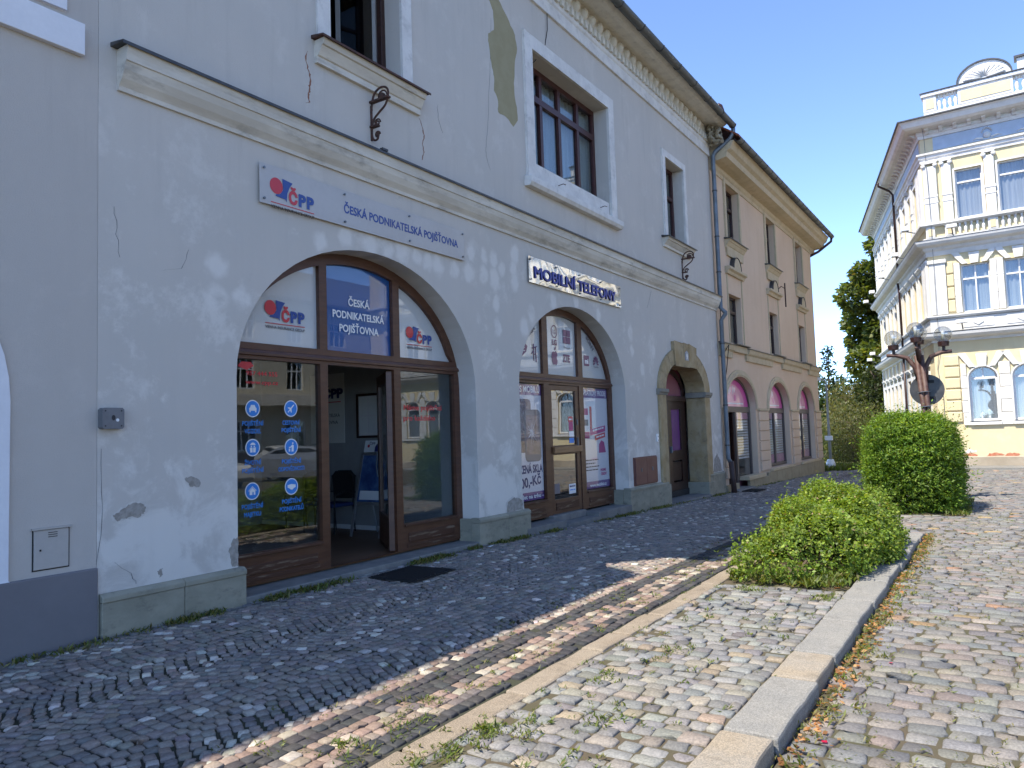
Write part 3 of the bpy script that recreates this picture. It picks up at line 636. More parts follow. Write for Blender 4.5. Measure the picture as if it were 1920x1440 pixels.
while x < 20.3:
    o = bpy.data.objects.new('dentil', dme); COL.objects.link(o); o.parent = gh; o.location = Vector((x, 0, 0))-gh.location; x += .19
x = 8.6
while x < 19.6:
    o = bpy.data.objects.new('egg_ornament', eme); COL.objects.link(o); o.parent = gh; o.location = Vector((x, 0, 9.83))-gh.location; x += .33
one('sweep', FA, [(0, 9.97), (.09, 9.97), (.2, 9.955), (.38, 9.945), (.385, 9.935), (.42, 9.935), (.5, 9.945), (.57, 9.99), (.6, 10.02), (0, 10.04)], 3.46, 20.46).build('eaves_soffit', DENT, gh)
gutter(FA, 3.46, 20.62, .70, 9.99, .095, ZINCD, gh, 1.05)
for x in (13.2, 15.2, 16.9, 18.6, 19.5): boxp('snow_guard', IRON, gh, FA, x, x+.1, .5, .58, 10.12, 10.24)
one('lathe', (20.9, -.25, 10.35), [(.07, -.3), (.07, .25), (.15, .25), (.1, .42), (0, .5)], 10).build('roof_vent', DARKWOOD, gh)
# torn corner console
CONS = pbr('broken_stucco', (.3, .25, .17), .95, (.38, .34, .26), 7, bs=25, bstr=1., bd=.03)
m = MB()
for k in range(46):
    s_ = random.uniform(.03, .075); m.lathe((20.22+random.uniform(-.2, .18), -.08-random.uniform(0, .38), 9.56+random.uniform(-.1, .34)), [(0, -s_*1.6), (s_*.8, -s_*.8), (s_, 0), (s_*.6, s_), (0, s_*1.5)], 6, (random.uniform(-1, 1), random.uniform(-1, 1), random.uniform(-1, 1)))
m.build('corner_console', CONS, gh, smooth=True, kind='stuff')
# downpipe at the right corner
dp = one('tube', [(20.62, -.70, 9.95), (20.62, -.70, 9.78), (20.6, -.6, 9.62), (20.52, -.2, 9.32), (20.5, -.13, 9.2), (20.5, -.13, 4.9), (20.5, -.26, 4.75), (20.5, -.26, 4.72), (20.5, -.13, 4.55), (20.5, -.13, .75), (20.52, -.2, .6)], .06, 12).build('downpipe', ZINC, gh, smooth=True)
for z in (8.2, 6.9, 5.9, 3.9, 2.2, 1.1): one('lathe', (20.5, -.13, z), [(.072, -.02), (.072, .02)], 12).build('pipe_clamp', SHEET, dp)
one('tube', [(20.52, -.2, .66), (20.56, -.24, -.3)], .075, 12).build('pipe_foot', pbr('brown_pipe', (.06, .035, .03), .6), dp, smooth=True)
one('tube', [(11.55, -.02, 9.9), (11.5, -.03, 8.9), (11.45, .0, 8.6), (11.25, .1, 8.25), (11.1, .25, 8.05)], .008, 6).build('cable', BLACK, gh)

# portal
def ell(c, a, b, zs, t): return (c-a*math.cos(t), zs+b*math.sin(t))
po = one('box', FA, 15.98, 16.39, -.46, .05, .35, 2.38).build('portal', SAND, gh, bevel=.01)
boxp('jamb', SAND, po, FA, 19.06, 19.46, -.46, .05, .2, 2.38, bevel=.01)
boxp('jamb_base', PLINTH, po, FA, 19.02, 19.5, -.5, .07, -.4, .198, bevel=.01); boxp('jamb_base', PLINTH, po, FA, 15.96, 16.44, -.5, .06, -.4, .348, bevel=.01)
IMP = pbr('grey_impost', (.2, .185, .155), .85, (.27, .24, .19), 4, bstr=.4)
for a, b_, dd in ((15.92, 16.46, -.46), (19.0, 19.54, -.46)):
    one('sweep', FA, [(dd, 2.382), (.06, 2.382), (.07, 2.42), (.1, 2.45), (.1, 2.52), (dd, 2.52)], a, b_).build('impost', IMP, po, bevel=.006)
seg = [0, .42, .85, 1.2, 1.94, 2.29, 2.72, math.pi]
for i, (t0, t1) in enumerate(zip(seg, seg[1:])):
    if i == 3: continue
    N_ = 6; ts = [t0+.004+(t1-t0-.008)*k/N_ for k in range(N_+1)]
    out = [ell(17.72, 1.33, .72, 2.523, t) for t in ts]; inn = [ell(17.72, 1.74, 1.05, 2.523, t) for t in ts]
    one('slab', FA, out+inn[::-1], [], -.455, .05).build('voussoir', SAND, po, bevel=.008)
for a, b_ in ((17.0, 17.55), (17.56, 17.93), (17.94, 18.42)): one('slab', FA, [(a, 3.1+.02*(b_ > 18)), (b_, 3.1), (b_+(.03 if b_ > 18 else 0), 3.66-.05*(b_ > 18)), (a-(.05 if a < 17.1 else 0), 3.68)], [], -.455, .085).build('keystone', SAND, po, bevel=.012)
np_ = one('slab', FA, [(17.64, 3.26), (17.84, 3.26), (17.84, 3.44), (17.74, 3.5), (17.64, 3.44)], [], .085, .1).build('number_plate', flat('plate_grey', (.3, .32, .36), .4), gh)
text('9', 17.74, 3.29, .13, .103, PWHITE, np_, off=.006)
ddoor = MB(); ddoor.slab(FA, arch(17.72, 1.33, 2.45, .72, -.1), [clip_arch(17.72, 1.2, 2.45, .6, 16.56, 18.88, 2.42), rect(16.75, 17.4, 1.05, 2.1), rect(18.04, 18.69, 1.05, 2.1), rect(16.75, 17.4, .25, .8), rect(18.04, 18.69, .25, .8)], -.56, -.5)
pd = ddoor.build('door', DARKWOOD, gh, bevel=.008)
PGL = flat('purple_film_glass', (.19, .045, .2), .25, 1.); PGL2 = flat('rose_film_glass', (.3, .09, .12), .25, 1.)
boxp('fanlight_film', PGL2, pd, FA, 16.5, 18.9, -.56, -.54, 2.35, 3.2)
for a in (16.75, 18.04):
    boxp('door_film', PGL, pd, FA, a-.02, a+.67, -.56, -.54, 1.0, 2.12); boxp('door_panel', DARKWOOD, pd, FA, a+.04, a+.61, -.54, -.515, .29, .76, bevel=.02)
boxp('meeting_stile', DARKWOOD, pd, FA, 17.68, 17.76, -.5, -.47, -.05, 2.3, bevel=.01)
boxp('transom', DARKWOOD, pd, FA, 16.4, 19.05, -.5, -.45, 2.3, 2.43, bevel=.01); boxp('door_handle', ZINC, pd, FA, 17.84, 17.88, -.5, -.43, 1.0, 1.16, bevel=.01)
boxp('threshold', STEP, pd, FA, 16.4, 19.05, -.46, .12, -.4, -.1, bevel=.02)
bell = boxp('doorbell_panel', PWHITE, None, FA, 15.8, 15.9, 0, .03, 1.32, 1.5, bevel=.012, label='small white doorbell panel beside the sandstone portal', cat='doorbell')
for z in (1.36, 1.44): shape(FA, circ(15.85, z, .014), .033, INK, bell, 'bell_button')
CAB = pbr('red_brown_steel', (.15, .06, .045), .6, (.18, .08, .06), 4, bstr=.1)
cab = thing('meter_cabinet', 'red-brown double-door steel cabinet low on the wall beside the portal', 'cabinet', (15.1, 0, .43))
boxp('cabinet_case', CAB, cab, FA, 14.5, 15.7, 0, .03, .44, 1.03)
for a in (14.52, 15.105): d_ = boxp('cabinet_door', CAB, cab, FA, a, a+.575, .03, .055, .46, 1.01, bevel=.008); boxp('handle', ZINC, d_, FA, a+.27, a+.3, .055, .065, .72, .8)

# ---------------------------------------------------------------- shopfronts
def front(A, z0, m1, m2, tr, dbase, door=None, dep=.3):
    """one arched joinery screen: returns the frame part; m1/m2 mullions (u0,u1), tr transom (z0,z1)"""
    c, a, zs, b = A['c'], A['a'], A['zs'], A['b']; fw = .13
    m = MB(); top = [(c-a+.0, tr[1])]; ai, bi = a-fw, b-fw
    H = [clip_arch(c, ai, zs, bi, c-ai+.03, m1[0], tr[1]), clip_arch(c, ai, zs, bi, m1[1], m2[0], tr[1]), clip_arch(c, ai, zs, bi, m2[1], c+ai-.03, tr[1]),
         rect(c-ai, m1[0], dbase[0], tr[0]), rect(m1[1], m2[0], z0+.002, tr[0]), rect(m2[1], c+ai, dbase[1], tr[0])]
    m.slab(FA, arch(c, a+.02, zs, b+.02, z0), H, -dep-.09, -dep)
    o = m.build('shopfront', WOOD, gh, bevel=.008)
    one('sweep', FA, [(-dep, tr[0]+.04), (-dep+.03, tr[0]+.045), (-dep+.03, tr[0]+.07), (-dep+.015, tr[0]+.1), (-dep, tr[0]+.11)], c-a+.02, c+a-.02).build('transom_moulding', WOOD, o)
    for k, (u0, u1) in enumerate(((c-ai+.06, m1[0]-.06), (m2[1]+.06, c+ai-.06))):
        zt = dbase[k]-.1
        boxp('panel_rail', WORN, o, FA, u0, u1, -dep, -dep+.012, z0+.03, z0+.075, bevel=.005); boxp('raised_panel', WORN, o, FA, u0+.03, u1-.03, -dep, -dep+.016, z0+.1, max(z0+.14, zt-.03), bevel=.008)
        boxp('sill_bead', WORN, o, FA, u0-.05, u1+.05, -dep, -dep+.03, zt+.06, zt+.095, bevel=.006)
    return o, H
s1, H1 = front(A1, .1, (6.26, 6.38), (7.56, 7.69), (2.52, 2.70), (.43, .45))
s2, H2 = front(A2, .13, (11.48, 11.66), (12.80, 12.98), (2.48, 2.66), (.44, .46))
for o, H in ((s1, H1), (s2, H2)):
    for k, hh in enumerate(H):
        if k == 4: continue
        us = [p[0] for p in hh]; zs_ = [p[1] for p in hh]
        pl = [(min(max(p[0], min(us)), max(us)), p[1]) for p in hh]
        one('slab', FA, pl, [], -.352, -.345).build('pane', GLASS if k > 2 and o is s1 else CLEARG, o)
# films behind the upper lights
def film(o, poly, mat, name='window_film', d=-.356): return shape(FA, poly, d, mat, o, name, th=.002)
film(s1, H1[0], FILMW); film(s1, H1[1], FILMB); film(s1, H1[2], FILMW)
for k in range(3): film(s2, H2[k], FILMW)
GP = -.3435   # prints sit on the face of the glass
logo(FA, 5.49, 3.22, .58, GP, s1); logo(FA, 7.87, 3.16, .56, GP, s1)
for s_, z, w in (('ČESKÁ', 3.30, .38), ('PODNIKATELSKÁ', 3.13, .92), ('POJIŠŤOVNA', 2.96, .70)): text(s_, 6.97, z, .095, GP, PWHITE, s1, w=w, off=.003)
# stickers on the big left pane
def picto(kind, x, z, r, o):
    shape(FA, circ(x, z, r, n=28), GP, PWHITE, o, 'sticker_ring'); shape(FA, circ(x, z, r*.88, n=28), GP+.0015, SKYB, o, 'sticker_disc')
    m = MB(); q = lambda l: m.slab(FA, [(x+a*r, z+b*r) for a, b in l], [], GP+.0018, GP+.003)
    if kind == 'car': q([(-.5, -.25), (.5, -.25), (.5, .05), (.38, .12), (.25, .42), (-.25, .42), (-.38, .12), (-.5, .05)]); q([(-.48, -.42), (-.3, -.42), (-.3, -.27), (-.48, -.27)]); q([(.3, -.42), (.48, -.42), (.48, -.27), (.3, -.27)])
    elif kind == 'plane': q([(-.5, -.42), (-.4, -.5), (-.15, -.2), (.0, -.5), (.1, -.45), (.08, -.02), (.45, .38), (.48, .5), (.36, .46), (-.02, .1), (-.46, .15), (-.48, .05), (-.18, -.08)])
    elif kind == 'umb':
        q([(-.4, .3), (.4, .3), (.2, .52), (0, .58), (-.2, .52)])
        for s_ in (-1, 1): q([(s_*.05, -.55), (s_*.35, -.55), (s_*.42, .0), (s_*.05, .0)]); q([(s_*.2+.09*math.cos(t), .13+.09*math.sin(t)) for t in np.arange(0, 6.2, .9)])
    elif kind == 'ppl':
        q([(0, -.55), (.3, -.55), (.35, .2), (.15, .3), (-.25, -.05), (-.22, -.13), (.05, -.0)]); q([(.2+.11*math.cos(t), .45+.11*math.sin(t)) for t in np.arange(0, 6.2, .9)]); q([(-.42, -.55), (-.2, -.55), (-.2, -.2), (-.42, -.2)]); q([(-.31+.09*math.cos(t), -.05+.08*math.sin(t)) for t in np.arange(0, 6.2, .9)])
    elif kind == 'house': q([(-.38, -.42), (-.02, -.42), (-.02, -.1), (.16, -.1), (.16, -.42), (.38, -.42), (.38, .05), (0, .38), (-.38, .05)]); q([(-.55, .05), (0, .56), (.55, .05), (.5, 0), (0, .46), (-.5, 0)])
    else: q([(-.6, .2), (-.3, .25), (0, .3), (.3, .25), (.6, .2), (.6, -.1), (.35, -.2), (.1, -.38), (-.15, -.35), (-.35, -.2), (-.6, -.1)])
    m.build('pictogram', PWHITE, o)
for kind, x, z, l in (('car', 5.32, 1.98, ('POJIŠTĚNÍ', 'VOZIDEL')), ('plane', 5.845, 1.985, ('CESTOVNÍ', 'POJIŠTĚNÍ')), ('umb', 5.315, 1.555, ('ŽIVOTNÍ', 'POJIŠTĚNÍ')), ('ppl', 5.845, 1.545, ('POJIŠTĚNÍ', 'ODPOVĚDNOSTI')), ('house', 5.305, 1.085, ('POJIŠTĚNÍ', 'MAJETKU')), ('hand', 5.84, 1.095, ('POJIŠTĚNÍ', 'PODNIKATELŮ'))):
    picto(kind, x, z, .095, s1)
    for k, s_ in enumerate(l): text(s_, x, z-.185-k*.085, .05, GP, SKYB, s1, w=.031*len(s_), off=.0012)
shape(FA, [(5.13, 2.44), (5.18, 2.49), (5.3, 2.49), (5.34, 2.45), (5.25, 2.4), (5.18, 2.42)], GP, RED, s1, 'phone_symbol')
text('957 444 555', 5.45, 2.345, .05, GP, RED, s1, w=.42, off=.0012); text('www.cpp.cz', 5.45, 2.25, .045, GP, RED, s1, w=.44, off=.0012)
text('Máme pojištění', 8.20, 1.985, .075, GP, RED, s1, w=.83, off=.0015); text('pro každého', 8.12, 1.84, .075, GP, RED, s1, w=.68, off=.0015)
# open door leaf of the insurance office, swung inwards against the right mullion
a_ = R(50); ud = (math.cos(a_), math.sin(a_), 0); FD = Fr((7.52, .36, 0), ud, (ud[1], -ud[0], 0))
m = MB(); m.slab(FD, rect(0, 1.1, .12, 2.5), [rect(.13, .97, .55, 2.36)], -.03, .03); dl = m.build('open_door', WOOD, s1, bevel=.006)
one('box', FD, .1, 1.0, -.004, .004, .5, 2.4).build('door_pane', GLASS, s1); one('tube', [FD(1.03, -.05, 1.05), FD(1.03, -.07, 1.2), FD(1.03, -.05, 1.4)], .012, 6).build('door_handle', ZINC, s1)
# second shop: door, posters, logos
FE = Fr((0, .0, 0), (1, 0, 0), (0, -1, 0)); m = MB()
m.slab(FE, rect(11.67, 12.79, .15, 2.47), [rect(11.77, 12.66, .40, 1.20), rect(11.77, 12.66, 1.37, 2.38)], -.37, -.315); d2 = m.build('glazed_door', WOOD, s2, bevel=.006)
one('box', FE, 11.75, 12.68, -.345, -.34, .38, 2.4).build('door_pane', glass('mirror_glass', (.3, .35, .35), 1., .25), s2)
boxp('push_bar', pbr('varnished_wood', (.17, .08, .035), .35, (.24, .13, .06), 6, sc=(.5, 1, 5), bstr=.1), s2, FE, 11.72, 12.78, -.31, -.25, 1.23, 1.35, bevel=.008)
boxp('door_panel', WORN, s2, FE, 11.8, 12.66, -.315, -.3, .2, .34, bevel=.008); boxp('lock_plate', ZINC, s2, FE, 12.69, 12.72, -.315, -.3, 1.35, 1.5); boxp('lock_plate', ZINC, s2, FE, 12.69, 12.72, -.315, -.3, 1.74, 1.84)
for (x0, x1, z0, z1, mt_) in ((12.40, 12.58, 1.80, 1.90, RED), (12.42, 12.58, 1.63, 1.8, MAG), (12.42, 12.6, 1.52, 1.62, PWHITE), (12.42, 12.6, 1.40, 1.5, SKYB), (11.78, 12.0, .5, .68, GREYP), (12.34, 12.6, .46, .64, PWHITE)):
    shape(FE, rect(x0, x1, z0, z1), -.337, mt_, s2, 'door_sticker')
scribble(12.42, 12.56, 1.83, .03, -.335, PWHITE, s2); scribble(12.37, 12.57, .58, .03, -.335, NAVY, s2); scribble(12.37, 12.57, .52, .02, -.335, SKYB, s2)
PO = -.356
for (x0, x1, z0, z1) in ((10.34, 11.46, .46, 2.46), (13.0, 14.1, .48, 2.46)):
    film(s2, rect(x0, x1, z0, z1), PALE, 'poster'); film(s2, rect(x0, x1, z1-.19, z1), PURPLE, 'poster_band', PO+.0025); film(s2, rect(x0, x1, z0, z0+.14), PURPLE, 'poster_band', PO+.0025)
TP = PO+.004
text('SERVIS MOBILŮ', 10.905, 2.32, .11, TP, PWHITE, s2, w=1.02, off=.003); text('SPLÁTKOVÝ PRODEJ', 13.55, 2.32, .105, TP, PWHITE, s2, w=1.0, off=.0025)
text('TVRZENÁ SKLA', 10.93, .93, .14, TP, NAVY, s2, w=1.0, off=.006); text('300,-Kč', 10.98, .70, .17, TP, NAVY, s2, w=.78, off=.006, rot=R(5)); text('jak 15 let na trhu -', 10.91, .495, .07, TP, PWHITE, s2, w=1.06, off=.003)
text('www.mobilsi.cz', 13.58, .515, .065, TP, PWHITE, s2, w=.72, off=.003)
def rrect(x0, x1, z0, z1, r, n=5):
    o = []
    for cx_, cz_, t0 in ((x1-r, z1-r, 0), (x0+r, z1-r, 90), (x0+r, z0+r, 180), (x1-r, z0+r, 270)): o += [(cx_+r*math.cos(R(t0+90*k/n)), cz_+r*math.sin(R(t0+90*k/n))) for k in range(n+1)]
    return o
film(s2, rrect(10.5, 11.1, 1.28, 2.2, .09), PHONE, 'phone_picture', TP); film(s2, rrect(10.88, 11.4, 1.12, 2.02, .09), GREYP, 'phone_picture', TP+.002); film(s2, rrect(10.92, 11.36, 1.24, 1.92, .03), PHONE, 'phone_screen', TP+.0035)
m = MB()
for k in range(14):
    t = 2*math.pi*k/14+random.uniform(-.15, .15); l = random.uniform(.1, .3); c_ = (11.1, 1.62)
    e = (max(10.94, min(11.34, c_[0]+l*math.cos(t))), max(1.26, min(1.9, c_[1]+l*math.sin(t)))); n_ = (-math.sin(t)*.006, math.cos(t)*.006)
    m.slab(FA, [(c_[0]-n_[0], c_[1]-n_[1]), (c_[0]+n_[0], c_[1]+n_[1]), e], [], TP+.004, TP+.005)
m.build('cracked_screen_lines', PALE, s2)
for (x0, x1, z0, z1, mt_) in ((13.06, 13.24, 1.93, 2.06, MAG), (13.06, 13.24, 1.72, 1.84, GREYP), (13.08, 13.28, 1.47, 1.6, MAG), (13.31, 13.4, 1.55, 2.1, RED)): film(s2, rect(x0, x1, z0, z1), mt_, 'product_picture', TP)
film(s2, [(13.3, 1.52), (13.97, 1.6), (13.97, 1.72), (13.3, 1.64)], MAG, 'poster_banner', TP+.002); film(s2, [(13.5, 1.42), (13.95, 1.48), (13.95, 1.58), (13.5, 1.52)], RED, 'poster_banner', TP+.003)
scribble(13.42, 13.92, 1.60, .035, TP+.005, PWHITE, s2, slope=.12); scribble(13.55, 13.9, 1.47, .03, TP+.006, PWHITE, s2, slope=.12)
film(s2, [(13.66, 1.17), (13.97, 1.17), (13.9, 1.38), (13.78, 1.42), (13.68, 1.34)], MAG, 'shopping_bag_picture', TP)
for k, w_ in enumerate((.54, .4, .58, .5)): scribble(13.08, 13.08+w_, 1.03-k*.065, .02, TP, INK, s2)
text('HOME', 13.82, .80, .055, TP, MAG, s2, w=.24, off=.003); text('CREDIT', 13.84, .72, .055, TP, MAG, s2, w=.27, off=.003)
# phone makers' marks on the upper lights
LM = flat('print_plum', (.16, .05, .12), .4, .3)
text('NOKIA', 11.15, 3.33, .09, GP, GREYP, s2, w=.42, rot=R(32), off=.003); text('SONY', 13.40, 3.33, .09, GP, GREYP, s2, w=.40, rot=R(-42), off=.003)
text('ZTE', 12.44, 2.93, .14, GP, LM, s2, w=.27, off=.008); text('LG', 12.0, 3.22, .1, GP, LM, s2, w=.17, off=.006)
shape(FA, circ(12.0, 3.47, .11, .12), GP, LM, s2, 'maker_mark', [circ(12.0, 3.47, .093, .103)[::-1]]); text('LG', 11.995, 3.43, .08, GP+.001, LM, s2, w=.11)
for a in (0, 1):
    for b_ in (0, 1): shape(FA, rect(12.33+a*.145, 12.465+a*.145, 3.28+b_*.135, 3.405+b_*.135), GP, LM, s2, 'square_mark')
text('Microsoft', 12.47, 3.19, .035, GP, GREYP, s2, w=.25)
ap = [(0, .1), (.06, .13), (.115, .09), (.13, .04), (.095, .0), (.1, -.05), (.135, -.075), (.11, -.14), (.06, -.18), (0, -.16), (-.06, -.18), (-.11, -.12), (-.135, -.02), (-.12, .07), (-.07, .12)]
shape(FA, [(11.99+a*.8, 3.0+b_*.85) for a, b_ in ap], GP, LM, s2, 'apple_mark'); shape(FA, [(11.99, 3.12), (12.0, 3.17), (12.05, 3.2), (12.04, 3.14)], GP, LM, s2, 'apple_leaf')
shape(FA, rrect(13.14, 13.36, 2.9, 3.11, .02), GP, LM, s2, 'square_mark'); text('mi', 13.25, 2.95, .1, GP+.0015, PWHITE, s2, w=.15, off=.006)
m = MB()
for k in range(8):
    t = R(-10+200*k/7); c_ = (13.66, 2.98); m.slab(FA, [(c_[0]+.02*math.cos(t), c_[1]+.02*math.sin(t)), (c_[0]+.1*math.cos(t-.2), c_[1]+.12*math.sin(t-.2)), (c_[0]+.13*math.cos(t), c_[1]+.155*math.sin(t)), (c_[0]+.1*math.cos(t+.2), c_[1]+.12*math.sin(t+.2))], [], GP-.001, GP)
m.build('petal_mark', LM, s2); text('HUAWEI', 13.67, 2.885, .03, GP, GREYP, s2, w=.2)
shape(FA, [(10.7, 2.9), (10.85, 2.93), (11.0, 3.02), (11.05, 3.12), (10.98, 3.17), (10.85, 3.15), (10.72, 3.08)], GP, LM, s2, 'maker_mark'); text('hTC', 10.87, 3.01, .07, GP+.0015, PWHITE, s2, w=.2, rot=R(15))
m = MB()
for p, q in (((11.2, 3.1), (11.36, 3.14)), ((11.18, 3.0), (11.25, 3.06)), ((11.25, 2.88), (11.25, 3.18)), ((11.33, 2.86), (11.32, 3.12)), ((11.25, 3.0), (11.33, 3.0))): m.tube([FA(p[0], GP, p[1]), FA(q[0], GP, q[1])], .008, 5)
m.build('figure_mark', LM, s2)
# steps
for k, (a, b_) in enumerate(((4.86, 6.2), (6.205, 7.6), (7.605, 9.0))): boxp('doorstep', STEP, gh, FA, a, b_, -.4, .04, -.3, .065, bevel=.012)
for a, b_ in ((10.22, 11.5), (12.75, 14.24)): boxp('doorstep', STEP, gh, FA, a, b_, -.4, .06, -.5, .09, bevel=.012)
boxp('doorstep', STEP, gh, FA, 11.51, 12.74, -.4, .09, -.5, .02, bevel=.012); boxp('doorstep', STEP, gh, FA, 11.51, 12.74, -.4, -.2, .02, .14, bevel=.012)

# ---------------------------------------------------------------- signs on the wall
def sign_board(name, label, x0, x1, z0, z1, n, mat, d=.04):
    t = thing(name, label, 'sign', ((x0+x1)/2, 0, z0))
    for i in range(n):
        xx = x0+.05+(x1-x0-.1)*i/(n-1)
        for zz in (z0+.05, z1-.05): one('lathe', FA(xx, 0, zz), [(.009, 0), (.009, d+.012), (.015, d+.012), (.015, d+.02)], 8, (0, -1, 0)).build('standoff', ZINC, t)
    b = one('slab', FA, rect(x0, x1, z0, z1), [], d-.006, d).build('board', mat, t, bevel=.002); return t, b
FROST = pbr('frosted_acrylic', (.47, .44, .41), .3, (.44, .41, .38), 2, bstr=0, spec=.5)
t1, b1 = sign_board('shop_sign', 'long frosted sign with red and blue emblem above the left arch', 5.14, 8.77, 4.165, 4.60, 4, FROST)
logo(FA, 5.27, 4.49, .62, .044, t1); text('ČESKÁ PODNIKATELSKÁ POJIŠŤOVNA', 7.48, 4.33, .105, .043, BLUE, t1, w=2.25, off=.0035)
def mirror_mat():
    m, t, b, N, L = nodes('mirror_sheet'); b.inputs['Base Color'].default_value = (.78, .76, .70, 1); b.inputs['Metallic'].default_value = 1; b.inputs['Roughness'].default_value = .06
    bump(t, b, noise(t, 1.5, 1, .3, coord(t, (1, 1, 1.3)), .5), .3, .08); return m
t2, b2 = sign_board('shop_sign', 'wavy mirrored sign with blue lettering MOBILNÍ TELEFONY above the right arch', 10.56, 14.15, 4.13, 4.57, 5, mirror_mat())
SV = pbr('sign_violet', (.07, .08, .3), .4, bstr=0); text('MOBILNÍ', 11.44, 4.225, .2, .052, SV, t2, w=1.48, bev=.009); text('TELEFONY', 13.08, 4.225, .2, .052, SV, t2, w=1.62, bev=.009)
def bracket(x, z, s, label, d0=.02):
    t = thing('wrought_iron_bracket', label, 'bracket', (x, 0, z))
    B = [(-.03, .34), (-.02, .42), (.05, .6), (.16, .68), (.27, .66), (.32, .56), (.27, .38), (.14, .27), (.04, .18), (.0, .06), (.0, -.1), (.04, -.18), (.1, -.17), (.11, -.11), (.06, -.09)]
    P = [Vector(FA(x+.04*a*s, d0+max(0, a)*s*.95, z+b_*s*.85)) for a, b_ in B]
    S_ = []
    for i in range(len(P)-1):
        p0, p1, p2, p3 = P[max(0, i-1)], P[i], P[i+1], P[min(len(P)-1, i+2)]
        for k in range(5):
            u = k/5; S_.append(.5*((2*p1)+(-p0+p2)*u+(2*p0-5*p1+4*p2-p3)*u*u+(-p0+3*p1-3*p2+p3)*u**3))
    one('tube', S_, .016*s, 6).build('scroll', IRON, t, smooth=True)
    for cz, cr in ((.52, .09), (.1, .06), (-.1, .05)):
        sp = [FA(x, d0+(.1 if cz < .3 else .2)*s+cr*s*(1-k/26)*math.cos(k*.5), z+cz*s*.85+cr*s*(1-k/26)*math.sin(k*.5)) for k in range(22)]
        one('tube', sp, .012*s, 6).build('curl', IRON, t, smooth=True)
    one('lathe', FA(x, d0+.2*s, z+.52*s*.85), [(0, -.03), (.05*s, -.02), (.05*s, .02), (0, .03)], 10, (1, 0, 0)).build('rosette', IRON, t)
    one('box', FA, x-.012, x+.012, 0, .02, z-.15*s, z+.35*s).build('back_bar', IRON, t)
    for cz in (.3, -.12): one('box', FA, x-.03, x+.03, 0, d0+.33*s if cz > 0 else d0+.12*s, z+cz*s*.85+.12, z+cz*s*.85+.145).build('stub', IRON, t)
bracket(6.9, 5.52, .9, 'scrolled rusty iron sign bracket below the open upper window'); bracket(17.95, 5.45, .95, 'scrolled rusty iron sign bracket below the small upper window near the downpipe')
# ---------------------------------------------------------------- office interior seen through the open door
PLASTER = pbr('interior_wall', (.34, .34, .34), .9, bstr=.05)
LAM = pbr('laminate_floor', (.16, .085, .045), .45, (.11, .06, .035), 3, sc=(1, 6, 1), bstr=.05)
inn = thing('office_room', 'dim insurance office interior behind the open door', 'room', (7, 2, 0))
boxp('room_floor', LAM, inn, GX, 4.6, 9.3, .38, 5.2, -.05, .1); boxp('room_ceiling', PLASTER, inn, GX, 4.6, 9.3, .47, 5.2, 3.1, 3.2); boxp('partition', PLASTER, inn, GX, 9.2, 9.3, .47, 5.2, .1, 3.1); boxp('back_wall', PLASTER, inn, GX, 4.6, 9.2, 5.1, 5.2, .1, 3.1); boxp('partition', PLASTER, inn, GX, 4.5, 4.6, .47, 5.2, .1, 3.1)
boxp('skirting', PWHITE, inn, GX, 9.185, 9.2, .5, 5.1, .1, .17)
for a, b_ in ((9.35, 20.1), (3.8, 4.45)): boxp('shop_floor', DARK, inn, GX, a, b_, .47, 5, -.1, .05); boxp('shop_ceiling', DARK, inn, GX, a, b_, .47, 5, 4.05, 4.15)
FW = Fr((9.2, 0, 0), (0, -1, 0), (-1, 0, 0))
nb = thing('notice_board', 'glazed notice board with paper sheets on the office wall', 'notice board', (9.2, 2.1, 1.65))
one('slab', FW, rect(-2.62, -1.7, 1.62, 2.36), [rect(-2.58, -1.74, 1.66, 2.32)], 0, .03).build('frame', DARKWOOD, nb); boxp('board', PALE, nb, FW, -2.58, -1.74, 0, .008, 1.66, 2.32)
for i in range(4):
    for j in range(2): shape(FW, rect(-2.56+i*.21, -2.38+i*.21, 1.68+j*.32, 1.98+j*.32), .012, PWHITE, nb, 'paper_sheet')
cp = thing('wall_poster', 'insurance emblem poster on the office wall by the door', 'poster', (9.2, 3.2, 1.6))
boxp('panel', FILMW, cp, FW, -3.75, -2.92, 0, .006, 1.55, 2.75); text('ČPP', -3.2, 2.33, .16, .009, NAVY, cp, w=.5, off=.012, F=FW); shape(FW, rect(-3.65, -3.0, 2.25, 2.265), .009, RED, cp, 'ruled_line')
text('PODNIKATELSKÁ', -3.33, 2.0, .06, .009, INK, cp, w=.6, F=FW); text('POJIŠŤOVNA', -3.33, 1.88, .06, .009, INK, cp, w=.5, F=FW)
# folding poster stand
st = thing('poster_stand', 'aluminium folding poster stand inside the open office door', 'stand', (8.6, 1.75, .1))
ALU = flat('aluminium', (.5, .51, .53), .35, metal=.8); DEEPB = pbr('print_night_blue', (.02, .05, .16), .4, (.1, .2, .4), 3, bstr=0)
th_ = R(14); FS = Fr((8.42, 0, .1), (0, -1, 0), (-math.cos(th_), 0, math.sin(th_))); upv = np.array([math.sin(th_), 0, math.cos(th_)])
class FrT(Fr):
    def __call__(s, u, d, z): return tuple(s.o+u*s.u+d*s.n+z*upv)
FS = FrT((8.42, 0, .1), (0, -1, 0), (-math.cos(th_), 0, math.sin(th_)))
for u in (-2.04, -1.44): boxp('leg', ALU, st, FS, u-.018, u+.018, -.015, .015, .01, 1.3)
for z in (.5, 1.28): boxp('cross_rail', ALU, st, FS, -2.02, -1.46, -.012, .012, z, z+.04)
